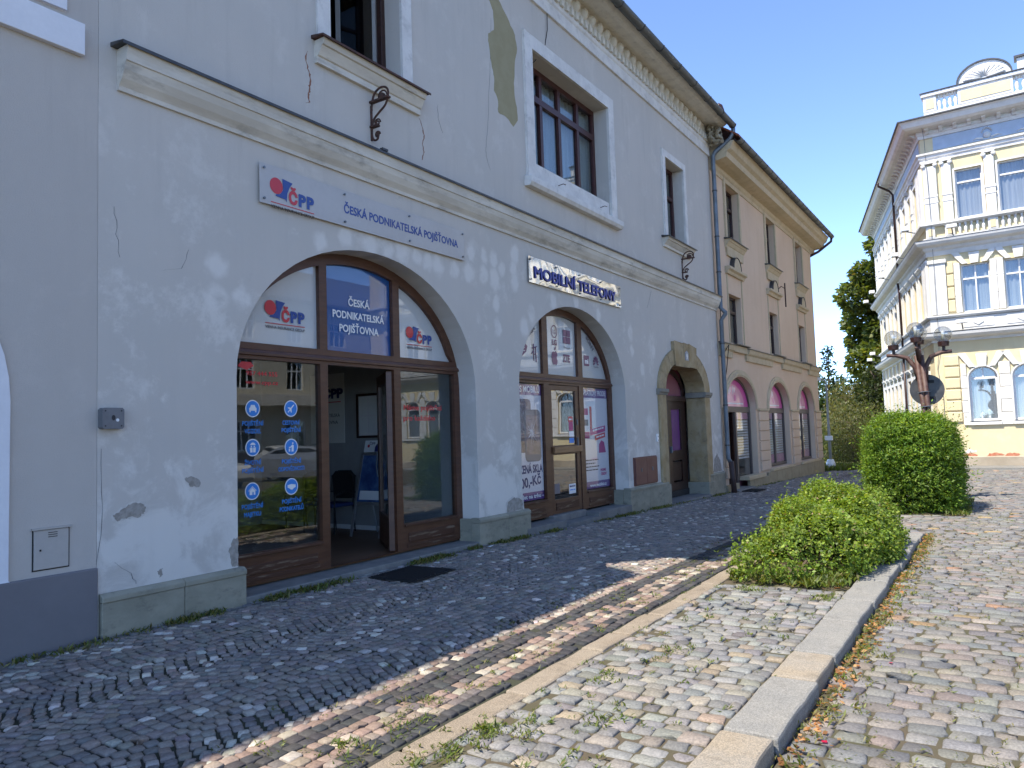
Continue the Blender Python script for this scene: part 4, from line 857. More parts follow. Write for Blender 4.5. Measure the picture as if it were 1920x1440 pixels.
boxp('poster', DEEPB, st, FS, -2.02, -1.46, .002, .008, .55, 1.28); shape(FS, rect(-1.98, -1.5, .58, .72), .011, PWHITE, st, 'poster_strip'); boxp('header', PWHITE, st, FS, -2.03, -1.45, -.01, .012, 1.33, 1.52)
shape(FS, clip_arch(-1.62, .2, 1.335, .18, -1.8, -1.46, 1.335), .014, NAVY, st, 'header_arch'); shape(FS, circ(-1.94, 1.43, .025), .014, RED, st, 'emblem_disc'); text('ČPP', -1.85, 1.41, .04, .014, NAVY, st, w=.12, F=Fr((8.42+.34, 0, .1), (0, -1, 0), (-1, 0, 0)))
for u in (-2.04, -1.44): one('tube', [FS(u, -.02, 1.25), (8.42+.6, -u, .11)], .014, 6).build('rear_leg', ALU, st)
def chair(x, y, rot, label):
    t = thing('office_chair', label, 'chair', (x, y, .1), 'visitor chairs in the office'); t.rotation_euler[2] = rot
    CB = flat('chair_black', (.02, .02, .022), .6); CBL = flat('chair_blue', (.02, .04, .14), .8); G0 = Fr((0, 0, 0), (1, 0, 0), (0, 1, 0))
    def lp(name, mt_, mb, **k): o = mb.build(name, mt_, None, **k); o.parent = t; return o
    lp('seat', CBL, one('box', G0, -.23, .23, -.23, .23, .42, .48), bevel=.025)
    lp('backrest', CB, one('slab', Fr((0, .24, 0), (1, 0, 0), (0, 1, 0)), [(-.2, .55), (.2, .55), (.24, .9), (.15, .98), (-.15, .98), (-.24, .9)], [], -.03, .02), bevel=.015)
    for sx in (-1, 1):
        lp('leg', CB, one('tube', [(sx*.22, -.2, 0), (sx*.22, -.2, .43)], .012, 6)); lp('leg', CB, one('tube', [(sx*.22, .26, 0), (sx*.22, .22, .45), (sx*.21, .25, .75)], .012, 6)); lp('armrest', CB, one('tube', [(sx*.25, .24, .64), (sx*.26, 0, .67), (sx*.25, -.2, .62), (sx*.23, -.2, .42)], .014, 6))
chair(8.75, 2.75, R(-90), 'black and blue visitor chair behind the poster stand'); chair(8.75, 3.45, R(-90), 'black and blue visitor chair farthest inside the office')

# doormats
def mat_(label, x0, x1, y0, y1, rot):
    z = float(gz((x0+x1)/2, y0))+.01; t = thing('doormat', label, 'doormat', ((x0+x1)/2, (y0+y1)/2, z)); m = MB(); w, h_ = (x1-x0)/2, (y1-y0)/2
    G0 = Fr((0, 0, 0), (1, 0, 0), (0, 1, 0)); m.box(G0, -w, w, -h_, h_, 0, .012); o = m.build('rubber_base', BLACK, None); o.parent = t
    m = MB(); n = 16
    for i in range(n): m.box(G0, -w+.02+(2*w-.04)*i/n, -w+.02+(2*w-.04)*(i+.5)/n, -h_+.02, h_-.02, .012, .022)
    o = m.build('rib_pattern', BLACK, None, kind='stuff'); o.parent = t; t.rotation_euler[2] = rot
mat_('black ribbed rubber doormat in front of the insurance office', 6.42, 7.22, -.93, -.26, R(3)); mat_('small dark doormat in front of the pink shop door', 21.0, 21.9, -.75, -.3, R(-2))

# ---------------------------------------------------------------- beige house
BSTONE = pbr('beige_trim', (.5, .40, .255), .85, (.56, .45, .3), 3, bs=40, bstr=.3, grime=.25)
BGREY = pbr('reveal_grey', (.3, .27, .235), .9, (.34, .31, .27), 3, bstr=.2)
BBASE = pbr('sandstone_base', (.30, .245, .155), .85, (.37, .31, .2), 3, bs=40, bstr=.4, grime=.35)
bh = thing('beige_house', 'three-storey beige house with pink-lettered arched shop windows and dark gutter', 'house', (27, 4, -.3))
BX0, BX1 = 20.56, 33.7
BA = [(22.43, 1.53), (26.91, 1.42), (31.2, 1.36)]; BW2 = [(21.8, 23.1), (26.28, 27.46), (30.62, 31.78)]; BW1 = [(21.75, 22.95), (26.28, 27.4), (30.66, 31.72)]
holes = [arch(c, a, 2.15, .93, -.3 if i == 0 else .2) for i, (c, a) in enumerate(BA)]+[rect(a, b, 7.15, 8.8) for a, b in BW2]+[rect(a, b, 4.05, 5.5) for a, b in BW1]
wall(FA, rect(BX0, BX1, -.8, 9.3), holes, .4, BEIGEWALL, bh)
shell(bh, BX0, BX1, 9.5, -.8, 9.2, BEIGEWALL, gables=(0, 4.6, 12.6))
roof(bh, BX0, BX1+.5, -.86, 9.68, 4.6, 13.6, 10)
one('sweep', FA, [(0, 8.85), (.03, 8.85), (.04, 8.95), (.09, 9.0), (.1, 9.08), (.3, 9.1), (.48, 9.14), (.5, 9.3), (.6, 9.36), (.66, 9.5), (.7, 9.56), (0, 9.58)], BX0+.02, BX1+.45).build('eaves_cornice', BSTONE, bh)
gutter(FA, BX0+.1, BX1+.62, .8, 9.62, .1, ZINCD, bh, .62)
one('tube', [(BX1+.5, -.8, 9.55), (BX1+.5, -.78, 9.38), (BX1+.2, -.3, 8.95), (BX1+.06, .1, 8.75)], .055, 10).build('gutter_outlet', DARKWOOD, bh, smooth=True)
def belt(x0, x1):
    one('sweep', FA, [(0, 3.58), (.06, 3.58), (.07, 3.75), (.13, 3.8), (.16, 3.88), (.16, 3.93), (0, 3.95)], x0, x1).build('belt_course', BSTONE, bh)
    one('sweep', FA, [(0, 3.99), (0, 3.955), (.185, 3.94), (.185, 3.925), (.19, 3.925), (.19, 3.95)], x0-.01, x1+.02).build('belt_flashing', SHEET, bh)
for x0, x1 in ((BX0, BW1[0][0]-.1), (BW1[0][1]+.12, BW1[1][0]-.1), (BW1[1][1]+.12, BW1[2][0]-.1), (BW1[2][1]+.12, BX1+.1)): belt(x0, x1)
for (a, b) in BW1:
    boxp('sill_plate', SHEET, bh, FA, a-.1, b+.14, -.2, .2, 3.98, 4.0); boxp('window_sill', BSTONE, bh, FA, a-.06, b+.1, 0, .1, 3.78, 3.975, bevel=.01)
    for u0, u1 in ((a-.16, a-.1), (b+.1, b+.16)): boxp('surround_strip', BSTONE, bh, FA, u0, u1, 0, .03, 4.0, 6.05)
    one('sweep', FA, [(0, 6.06), (.07, 6.06), (.1, 6.14), (.17, 6.18), (.17, 6.25), (0, 6.27)], a-.26, b+.26).build('hood_mould', BSTONE, bh)
    c = (a+b)/2; one('slab', FA, [(c-.36, 6.275)]+[(c-.34*math.cos(math.pi*k/10), 6.28+.33*math.sin(math.pi*k/10)) for k in range(11)]+[(c+.36, 6.275)], [], 0, .13).build('segment_pediment', BSTONE, bh, bevel=.02)
    one('ring', FA, [(0, 0), (.014, 0), (.014, .145), (0, .145)], [(c-.36*math.cos(math.pi*k/10), 6.28+.35*math.sin(math.pi*k/10), -math.cos(math.pi*k/10), math.sin(math.pi*k/10)) for k in range(11)]).build('pediment_flashing', SHEET, bh)
    window(FA, a, b, 4.05, 5.5, .2, bh, DARKWOOD, cols=(.5,), rows=(.68,), fw=.07)
for (a, b) in BW2:
    surround(FA, a, b, 7.1, 8.8, .14, BSTONE, bh, .05); sill(a-.2, b+.25, 7.08, .25, bh, BSTONE)
    one('slab', FA, [(a-.1, 6.62), (b+.1, 6.62), (b+.16, 6.83), (a-.16, 6.83)], [], 0, .06).build('apron', BSTONE, bh, bevel=.02)
    one('sweep', FA, [(0, 8.96), (.06, 8.96), (.07, 9.05), (.12, 9.1), (.2, 9.18), (.2, 9.27), (0, 9.29)], a-.26, b+.26).build('lintel_cornice', BSTONE, bh)
    window(FA, a, b, 7.15, 8.8, .2, bh, DARKWOOD, cols=(.5,), rows=(.66,), fw=.07)
PINK = flat('pink_film', (.66, .08, .34), .3, .5); PINK2 = flat('rose_pink_film', (.75, .30, .42), .3, .5); FRW = pbr('grey_brown_frames', (.12, .09, .075), .5, bstr=.1)
for i, (c, a) in enumerate(BA):
    zb = -.28 if i == 0 else .22
    one('ring', FA, [(0, 0), (.2, 0), (.2, .03), (.12, .03), (.11, .055), (.04, .055), (.03, .04), (0, .04)], archpath(c, a, 2.15, .93, 2.12)).build('arch_moulding', BSTONE, bh)
    m = MB(); ai = a-.08
    Hs = [clip_arch(c, ai, 2.15, .85, c-ai+.02, c+ai-.02, 2.2), rect(c-ai, c-.06, zb+.08, 2.03), rect(c+.06, c+ai, zb+.08, 2.03)]
    m.slab(FA, arch(c, a+.01, 2.15, .94, zb), Hs, -.25, -.18); sh = m.build('shop_window', FRW, bh, bevel=.006)
    film(sh, Hs[0], PINK, d=-.215); film(sh, [(x_, z_) for x_, z_ in clip_arch(c-.18, ai-.2, 2.15, .72, c-ai+.02, c+ai-.45, 2.2)], PINK2, d=-.212)
    for q in range(7): film(sh, rect(c-.62+q*.13, c-.57+q*.13+.02*(q % 2), 2.52+.05*(q % 3), 2.72+.05*((q*2) % 3)), PWHITE if q % 3 else PINK2, 'pale_print', -.2095)
    film(sh, circ(c+.1, 2.46, .1), PINK, 'print_spot', -.2085); scribble(c-a*.7, c+a*.6, 2.27, .045, -.2095, PWHITE, sh)
    for k in (1, 2):
        if i == 0 and k == 1: continue
        one('slab', FA, Hs[k], [], -.222, -.216).build('pane', CLEARG, sh); us = [p[0] for p in Hs[k]]
        film(sh, rect(us[0], us[1], zb+.1, zb+.38), PINK2, d=-.24); film(sh, rect(us[0], us[1], 1.82, 2.02), PINK2, d=-.24)
        m = MB()
        for q in range(14): m.slab(FA, rect(us[0]+.02, us[1]-.04, .62+q*.085, .675+q*.085), [], -.26, -.245)
        m.build('window_blind', flat('blind_white', (.72, .70, .66), .6), sh)
    if i:
        boxp('stone_sill', BSTONE, bh, FA, c-a-.12, c+a+.12, -.18, .09, .1, .19, bevel=.012)
    else:
        Fd = Fr((c-.08, .25, 0), (math.cos(R(70)), math.sin(R(70)), 0), (math.sin(R(70)), -math.cos(R(70)), 0)); m = MB(); m.slab(Fd, rect(0, 1.2, -.25, 2.02), [rect(.12, 1.08, .3, 1.9)], -.03, .03); m.build('open_door', DARKWOOD, sh); boxp('waste_bin', PWHITE, sh, FA, c-.5, c-.2, -.9, -.5, -.28, .1, bevel=.02)
        boxp('stone_sill', BSTONE, bh, FA, c+.05, c+a+.35, -.18, .12, .0, .12, bevel=.012); boxp('doorstep', STEP, bh, FA, c-a-.1, c, -.2, .3, -.6, -.16, bevel=.015)
for x0, x1 in ((BX0+.05, BA[0][0]-BA[0][1]-.02), (BA[0][0]+BA[0][1]+.22, BA[1][0]-BA[1][1]-.22), (BA[1][0]+BA[1][1]+.22, BA[2][0]-BA[2][1]-.22), (BA[2][0]+BA[2][1]+.22, BX1+.03)):
    boxp('impost', BSTONE, bh, FA, x0-.02, x1+.02, 0, .075, 2.08, 2.15)
    z = .17
    while z < 2.0: boxp('rustic_block', BEIGEWALL, bh, FA, x0, x1, 0, .055, z, z+.30, bevel=.02); z += .318
x = BX0+.02
while x < BX1:
    if not (20.75 < x < 22.2): boxp('base_slab', BBASE, bh, FA, x, min(BX1+.03, x+1.06), -.02, .07, -.9, .095 if x > 24.2 else -.005, bevel=.012)
    x += 1.066
one('tube', [(20.75, -.02, 8.9), (20.78, -.03, 6), (20.8, -.03, 3.6), (20.85, -.2, 3.9), (20.86, -.1, 3.2), (20.78, -.03, 2.7), (20.76, -.03, 1.)], .012, 6).build('cable', BLACK, bh)
bk = thing('wall_bracket', 'small iron bracket with tilted bar on the beige house', 'bracket', (27.4, -.1, 6.2))
one('box', Fr((27.35, 0, 6.1), (1, 0, 0), (0, -1, 0)), -.02, .02, .3, .34, -.35, .5).build('bar', IRON, bk); one('tube', [(27.35, 0, 6.35), (27.35, -.2, 6.5), (27.35, -.32, 6.4)], .015, 6).build('scroll', IRON, bk)

# ---------------------------------------------------------------- yellow corner house
YEL = facade_mat('yellow_render', (.66, .56, .345), (.68, .585, .37), (.70, .62, .43), (), wz=-6, grime=.03)
YW = pbr('yellow_house_white', (.72, .71, .68), .8, (.62, .605, .57), 2, bs=30, bstr=.15, grime=.14)
YG = pbr('cornice_white', (.69, .68, .65), .85, (.6, .59, .56), 2, bs=30, bstr=.2, grime=.15)
YBASE = pbr('yellow_house_base', (.31, .265, .2), .85, (.42, .36, .28), 1.2, bs=30, bstr=.4, grime=.2)
BLUEP = pbr('pale_blue_panel', (.42, .50, .60), .8, bstr=.1)
CN = np.array([30.92, -4.547, 0]); um_ = np.array([-.037, -.9993, 0]); um_ /= np.linalg.norm(um_); nm_ = np.array([-um_[1]*-1, 0, 0]); nm_ = np.array([um_[1], -um_[0], 0])
azf = R(12.9); YM = Fr(CN, um_, nm_); YF = Fr(CN, (-math.cos(azf), -math.sin(azf), 0), (-math.sin(azf), math.cos(azf), 0))
UM, VF = 17.2, 15.8
yh = thing('yellow_house', 'ornate yellow and white corner house with balustrades and arched ground-floor windows', 'house', (34, -8, 0))
bays = [1.43+1.29*i for i in range(12)]
hm = []
for c in bays: hm += [arch(c, .43, 3.02, .40, 1.52, 14), rect(c-.435, c+.435, 5.37, 7.07), rect(c-.41, c+.41, 8.74, 10.5)]
wall(YM, rect(0, UM, -.6, 12.1), hm, .35, YEL, yh)
fb = [-(1.5+1.45*i) for i in range(10)]
hf = []
for c in fb: hf += [rect(c-.4, c+.4, 1.5, 3.3), rect(c-.4, c+.4, 5.37, 7.07), rect(c-.4, c+.4, 8.74, 10.5)]
wall(YF, rect(-VF, 0, -.6, 12.1), hf, .35, YEL, yh)
def plan(off, ubound=UM):
    # footprint corners pushed outwards: flank end, house corner, main end
    fo = Vector(YF.n[:2])*off; mo = Vector(YM.n[:2])*off; c = Vector(CN[:2]); vf_ = -Vector(YF.u[:2]); um2 = Vector(YM.u[:2])
    # intersection of the two offset lines
    a = c+fo; b = c+mo; det = vf_.x*(-um2.y)-vf_.y*(-um2.x); rhs = b-a
    t = (rhs.x*(-um2.y)-rhs.y*(-um2.x))/det; k = a+vf_*t
    return [c+vf_*VF+fo+vf_*off*.3, k, c+um2*ubound+mo]
def ringband(prof, name, mat, ub=UM):
    m = MB(); n = len(prof); vs = []
    for j in range(3): vs += [(*plan(o_, ub)[j], z) for o_, z in prof]
    fs = [(j*n+i, j*n+(i+1) % n, (j+1)*n+(i+1) % n, (j+1)*n+i) for j in range(2) for i in range(n)]+[tuple(range(n)), tuple(range(2*n, 3*n))[::-1]]
    return m.add(vs, fs).build(name, mat, yh)
ringband([(0, -.6), (.05, -.6), (.05, .27), (0, .3)], 'base_course', YBASE)
ringband([(0, 4.36), (.05, 4.36), (.06, 4.44), (.28, 4.5), (.36, 4.58), (.38, 4.68), (0, 4.72)], 'belt_cornice', YG)
ringband([(0, 4.722), (.39, 4.69), (.39, 4.71), (0, 4.745)], 'belt_flashing', SHEET)
ringband([(0, 5.2), (.12, 5.22), (.16, 5.28), (.16, 5.33), (0, 5.35)], 'sill_belt', YG); ringband([(0, 4.75), (.06, 4.75), (.06, 5.195), (0, 5.195)], 'parapet_band', YW)
ringband([(0, 7.5), (.05, 7.5), (.07, 7.66), (.14, 7.72), (.16, 7.8), (.34, 7.86), (.40, 7.95), (.42, 8.03), (0, 8.06)], 'belt_cornice', YG); ringband([(0, 8.062), (.43, 8.035), (.43, 8.05), (0, 8.08)], 'belt_flashing', SHEET)
ringband([(0, 8.085), (.10, 8.085), (.10, 8.16), (0, 8.16)], 'balustrade_foot', YW); ringband([(0, 8.56), (.12, 8.56), (.2, 8.62), (.2, 8.7), (0, 8.72)], 'sill_belt', YG)
ringband([(0, 10.96), (.05, 10.96), (.06, 11.06), (.1, 11.1), (.1, 11.18), (.16, 11.22), (.16, 11.28), (0, 11.3)], 'architrave', YW)
ringband([(0, 11.85), (.05, 11.85), (.07, 11.95), (.12, 12.0), (.12, 12.1), (.5, 12.14), (.6, 12.2), (.66, 12.34), (.72, 12.4), (0, 12.44)], 'eaves_cornice', YG)
ringband([(0, 12.445), (.78, 12.405), (.78, 12.45), (0, 12.6)], 'eaves_flashing', SHEET)
# roof and solid core
pl_ = plan(-.34); back = [(pl_[2][0]+9, pl_[2][1]+.3), (pl_[0][0]+1, pl_[0][1]-9)]
co_ = [tuple(pl_[0]), tuple(pl_[1]), tuple(pl_[2])]+back
one('slab', Fr((0, 0, 0), (1, 0, 0), (0, 0, 1)), [], []) if 0 else None
m = MB(); n = 5; bot = [(x_, y_, -.6) for x_, y_ in co_]; top = [(x_, y_, 12.5) for x_, y_ in co_]
m.add(bot+top, [tuple(range(5, 10))]+[(i, (i+1) % 5, 5+(i+1) % 5, 5+i) for i in (2, 3, 4)]).build('rear_walls_and_roof', YG, yh)
for z in (4.3, 8.0): m = MB(); m.add([(x_, y_, z) for x_, y_ in co_], [tuple(range(5))]).build('floor_slab', DARK, yh)
# windows
YWF = flat('white_window_frame', (.72, .73, .75), .45)
YGL = glass('blue_window_glass', (.8, .84, .87), 1., .09)
CUR2 = pbr('grey_curtain', (.6, .57, .56), .9, (.45, .43, .43), 2, bstr=0, sc=(14, 14, .4))
def ywin(F, c, hw, z0, z1, rows, cols, fine, cur=CURTAIN):
    o = window(F, c-hw, c+hw, z0, z1, .14, yh, YWF, cols=cols, rows=rows, fw=.05, bar=.028, curtain=False, glassm=YGL)
    if fine: drape(F, c-hw+.02, c+hw-.02, z0+.02, z1-.03, .21, o, cur)
    return o
def fan(F, c, zt, hw, zb, parent, h_=.42):
    for x0, x1, t0, t1 in ((c-hw*.25, c+hw*.25, c-hw*.36, c+hw*.36), (c-hw*.85, c-hw*.5, c-hw*1.55, c-hw*1.05), (c+hw*.5, c+hw*.85, c+hw*1.05, c+hw*1.55)):
        one('slab', F, [(x0, zb), (x1, zb), (t1, zt+(0 if x0 > c-hw*.3 and x0 < c else .04)), (t0, zt+(0 if x0 > c-hw*.3 and x0 < c else .04))], [], 0, .075).build('radiating_keystone', YW, parent, bevel=.008)
for i, c in enumerate(bays):
    fine = i < 9
    m = MB(); H_ = [clip_arch(c, .37, 3.05, .33, c-.35, c-.02, 3.06), clip_arch(c, .37, 3.05, .33, c+.02, c+.35, 3.06), rect(c-.36, c+.36, 1.6, 2.98)]
    m.slab(YM, arch(c, .435, 3.02, .405, 1.52, 14), H_, -.17, -.1); w_ = m.build('window', YWF, yh)
    one('slab', YM, arch(c, .42, 3.02, .39, 1.54, 14), [], -.142, -.136).build('pane', YGL, w_)
    drape(YM, c-.4, c+.4, 1.56, 3.35, .22, w_, CUR2)
    if i < 2: 
        for q in (-.1, .12): one('lathe', YM(c+q, -.22, 1.56), [(.0, 0), (.08, .0), (.09, .1), (.06, .22+.1*(q > 0)), (0, .28+.1*(q > 0))], 8).build('window_ornament', PWHITE, w_)
    one('ring', YM, [(0, 0), (.05, 0), (.05, .05), (0, .05)], archpath(c, .43, 3.02, .40, 1.52, 14)).build('arch_surround', YW, yh)
    for s_ in (-1, 1):
        for k in range(5): u0 = c+s_*.565; boxp('surround_block', YW, yh, YM, u0-.085+(.015 if k % 2 else 0)*s_, u0+.085, 0, .055, 1.38+k*.435, 1.80+k*.435, bevel=.012)
    boxp('window_sill', YW, yh, YM, c-.48, c+.48, 0, .09, 1.38, 1.5, bevel=.01); boxp('sill_plate', SHEET, yh, YM, c-.44, c+.44, 0, .1, 1.505, 1.525)
    fan(YM, c, 3.86, .45, 3.42, yh)
    wn = ywin(YM, c, .435, 5.37, 7.07, (.70,), (.5,), fine)
    for s_ in (-1, 1):
        for k in range(3): u0 = c+s_*.545; boxp('surround_block', YW, yh, YM, u0-.095, u0+.095, 0, .06, 5.37+k*.59, 5.955+k*.59, bevel=.01)
    fan(YM, c, 7.46, .44, 7.09, yh); boxp('panel', YW, yh, YM, c-.46, c+.46, .06, .075, 4.82, 5.14, bevel=.01)
    one('slab', YM, [(c-.16, 4.98), (c, 4.88), (c+.16, 4.98), (c, 5.08)], [], .075, .095).build('diamond_ornament', YG, yh)
    ywin(YM, c, .41, 8.74, 10.5, (.74,), (), fine, CUR2)
    surround(YM, c-.41, c+.41, 8.74, 10.5, .06, YW, yh, .03, bevel=0)
    u0 = c+.645; boxp('pilaster', YW, yh, YM, u0-.15, u0+.15, 0, .1, 8.72, 10.78, bevel=.01)
    boxp('pilaster_band', YW, yh, YM, u0-.165, u0+.165, 0, .115, 9.64, 9.72); boxp('pilaster_band', YW, yh, YM, u0-.165, u0+.165, 0, .115, 9.42, 9.46)
    boxp('capital', YW, yh, YM, u0-.19, u0+.19, 0, .15, 10.88, 10.955)
    for s_ in (-1, 1): one('lathe', YM(u0+s_*.15, .0, 10.82), [(.0, 0), (.075, 0), (.075, .13), (.05, .14), (.05, .155), (0, .16)], 10, nm_).build('volute', YW, yh)
    if i % 2 == 0 or i > 3:
        for q in range(5): one('lathe', YM(c-.36+q*.18, .05, 8.16), [(.05, 0), (.05, .03), (.025, .06), (.06, .17), (.05, .24), (.025, .31), (.05, .36), (.05, .4)], 8).build('baluster', YW, yh, smooth=True)
    else:
        for q in range(5): one('lathe', YM(c-.36+q*.18, .05, 8.16), [(.05, 0), (.05, .03), (.025, .06), (.06, .17), (.05, .24), (.025, .31), (.05, .36), (.05, .4)], 8).build('baluster', YW, yh, smooth=True)
    boxp('pedestal', YW, yh, YM, u0-.15, u0+.15, 0, .11, 8.16, 8.56, bevel=.008); boxp('pedestal_panel', YEL, yh, YM, u0-.08, u0+.08, .11, .125, 8.22, 8.5)
for s0, s1_ in ((.04, .46), (.62, .92)):
    boxp('pilaster', YW, yh, YM, s0, s1_, 0, .1, 8.72, 10.78, bevel=.01); boxp('capital', YW, yh, YM, s0-.04, s1_+.04, 0, .15, 10.88, 10.955)
    for u0 in (s0+.02, s1_-.02): one('lathe', YM(u0, .0, 10.82), [(.0, 0), (.075, 0), (.075, .13), (.05, .14), (.05, .155), (0, .16)], 10, nm_).build('volute', YW, yh)
    for z in (9.42, 9.64): boxp('pilaster_band', YW, yh, YM, s0-.015, s1_+.015, 0, .115, z, z+.06)
boxp('pilaster', YW, yh, YM, .02, .54, 0, .09, 5.36, 7.2, bevel=.01); boxp('capital', YW, yh, YM, -.02, .58, 0, .14, 7.2, 7.34, bevel=.02)
for k in range(4): boxp('quoin_block', YEL, yh, YM, .56, .78, 0, .06, 5.42+k*.46, 5.84+k*.46, bevel=.03)
for k in range(6): boxp('quoin_block', YEL, yh, YM, .28, .75, 0, .06, 1.5+k*.4, 1.86+k*.4, bevel=.03)
boxp('pedestal', YW, yh, YM, .02, .3, 0, .11, 8.16, 8.56); boxp('pedestal', YW, yh, YM, .62, .92, 0, .11, 8.16, 8.56); boxp('pedestal_panel', YEL, yh, YM, .7, .84, .11, .125, 8.22, 8.5); boxp('pedestal_panel', YEL, yh, YM, .09, .23, .11, .125, 8.22, 8.5)
# frieze, brackets and relief
one('slab', YM, rect(.42, UM-.4, 11.36, 11.84), [], 0, .02).build('frieze_panel', BLUEP, yh)
u = .2
while u < 6:
    one('sweep', Fr(YM(u, 0, 0), YM.u, YM.n), [(.05, 11.96), (.16, 11.98), (.22, 12.04), (.34, 12.08), (.36, 12.135), (.05, 12.135)], 0, .13).build('cornice_bracket', YG, yh, bevel=.012); u += .44
for k, c in enumerate(bays[:4]):
    m = MB(); c_ = c+.65
    for q in range(9):
        t = R(20+140*q/8); m.lathe(YM(c_+.15*math.cos(t), .04, 11.58+.19*math.sin(t)), [(0, -.03), (.03, 0), (0, .03)], 6, nm_)
    m.lathe(YM(c_, .03, 11.52), [(.12, -.02), (.1, .05), (0, .08)], 12, nm_)
    for s_ in (-1, 1): m.tube([YM(c_+s_*.12, .03, 11.42), YM(c_+s_*.3, .03, 11.47), YM(c_+s_*.45, .03, 11.42)], [.04, .03, .01], 6)
    m.build('relief_ornament', YW, yh, smooth=True)
# attic parapet with shell gable
u0, u1 = .2, UM-.3
boxp('attic_foot', YW, yh, YM, u0, u1, -.3, .05, 12.5, 12.8); boxp('attic_coping', YG, yh, YM, u0-.06, u1, -.36, .11, 13.36, 13.5, bevel=.02); boxp('attic_flashing', SHEET, yh, YM, u0-.09, u1, -.38, .14, 13.503, 13.53)
for a, b in ((.2, .62), (1.3, 2.95), (3.75, 5.4), (6.2, 7.8), (8.6, UM-.3)): boxp('attic_pedestal', YW, yh, YM, a, b, -.3, .06, 12.8, 13.36, bevel=.01); boxp('attic_panel', YEL, yh, YM, a+.08, b-.08, .06, .075, 12.9, 13.28)
for a, b in ((.62, 1.3), (2.95, 3.75), (5.4, 6.2)):
    for q in range(4): one('lathe', YM(a+(b-a)*(q+.5)/4, -.05, 12.8), [(.06, 0), (.06, .05), (.03, .09), (.075, .25), (.05, .36), (.03, .44), (.06, .5), (.06, .56)], 8).build('baluster', YW, yh, smooth=True)
SHX = 2.12
one('slab', YM, [(SHX-.86, 13.53)]+[(SHX-.8*math.cos(math.pi*k/16), 13.55+.62*math.sin(math.pi*k/16)) for k in range(17)]+[(SHX+.86, 13.53)], [], -.25, .02).build('shell_gable', YG, yh)
one('ring', YM, [(0, 0), (.05, 0), (.05, .07), (0, .07)], [(SHX-.8*math.cos(math.pi*k/16), 13.55+.62*math.sin(math.pi*k/16), -math.cos(math.pi*k/16), math.sin(math.pi*k/16)) for k in range(17)]).build('gable_edging', SHEET, yh)
for k in range(11):
    t = R(8+164*k/10); one('tube', [YM(SHX+.1*math.cos(t), .03, 13.58+.07*math.sin(t)), YM(SHX+.58*math.cos(t), .05, 13.58+.42*math.sin(t)), YM(SHX+.64*math.cos(t), .02, 13.58+.46*math.sin(t))], [.02, .07, .02], 6).build('shell_rib', YW, yh, smooth=True)
boxp('attic_block', YW, yh, YM, 3.1, 4.6, -.3, .05, 13.53, 13.95); boxp('attic_flashing', SHEET, yh, YM, 3.02, 4.68, -.36, .12, 13.953, 14.03)
# flank dressings
for c in fb:
    for (z0, z1) in ((1.5, 3.3), (5.37, 7.07), (8.74, 10.5)):
        ywin(YF, c, .4, z0, z1, (.7,), (.5,), False); surround(YF, c-.4, c+.4, z0, z1, .13, YW, yh, .06, bevel=0); boxp('window_sill', YW, yh, YF, c-.55, c+.55, 0, .12, z0-.1, z0-.005)
    for z in (3.6, 7.2): one('sweep', YF, [(0, z), (.08, z), (.16, z+.1), (.16, z+.16), (0, z+.17)], c-.55, c+.55).build('hood_mould', YW, yh)
    u0 = c-.725; boxp('pilaster', YW, yh, YF, u0-.16, u0+.16, 0, .1, 8.72, 10.78); boxp('capital', YW, yh, YF, u0-.2, u0+.2, 0, .15, 10.8, 10.955); boxp('pilaster', YW, yh, YF, u0-.14, u0+.14, 0, .08, 1.0, 4.3)
    for z in (9.42, 9.66): boxp('pilaster_band', YW, yh, YF, u0-.18, u0+.18, 0, .12, z, z+.05)
for s0, s1_ in ((-.46, -.04), (-.95, -.6)): boxp('pilaster', YW, yh, YF, s0, s1_, 0, .1, 8.72, 10.78); boxp('pilaster', YW, yh, YF, s0, s1_, 0, .09, 5.36, 7.4)
one('slab', YF, rect(-VF+.3, -.3, 11.36, 11.84), [], 0, .02).build('frieze_panel', BLUEP, yh)
u = -VF+.2
while u < 0:
    one('sweep', Fr(YF(u, 0, 0), YF.u, YF.n), [(.05, 11.96), (.16, 11.98), (.22, 12.04), (.34, 12.08), (.36, 12.135), (.05, 12.135)], 0, .13).build('cornice_bracket', YG, yh); u += .44
fp = one('tube', [YF(-6.3, .74, 12.3), YF(-6.35, .72, 12.15), YF(-6.4, .3, 11.9), YF(-6.4, .16, 11.7), YF(-6.4, .16, 8.1)], .05, 8).build('downpipe', DARKWOOD, yh, smooth=True)
one('tube', [YF(-6.4, .2, 7.7), YF(-6.4, .16, 7.3), YF(-6.4, .16, 4.8)], .05, 8).build('downpipe', DARKWOOD, yh, smooth=True); one('tube', [YF(-6.4, .16, 4.4), YF(-6.4, .16, 0)], .05, 8).build('downpipe', DARKWOOD, yh, smooth=True)
for v_, z in ((.3, 8.5), (3.4, 8.2), (8.2, 8.2), (12.6, 8.2), (15.9, 8.2), (15.9, 4.9), (14.2, 5.1)):
    f_ = boxp('floodlight', PWHITE, yh, YF, -v_-.14, -v_+.14, .5, .75, z+.1, z+.26, bevel=.02); one('tube', [YF(-v_, .3, z), YF(-v_, .6, z+.1)], .02, 6).build('lamp_arm', ZINC, f_)
for u_, z in ((.85, 8.35), (.95, 4.95)): f_ = boxp('floodlight', PWHITE, yh, YM, u_-.17, u_+.17, .3, .5, z, z+.12, bevel=.02); one('tube', [YM(u_, .1, z-.18), YM(u_, .38, z)], .02, 6).build('lamp_arm', ZINC, f_)
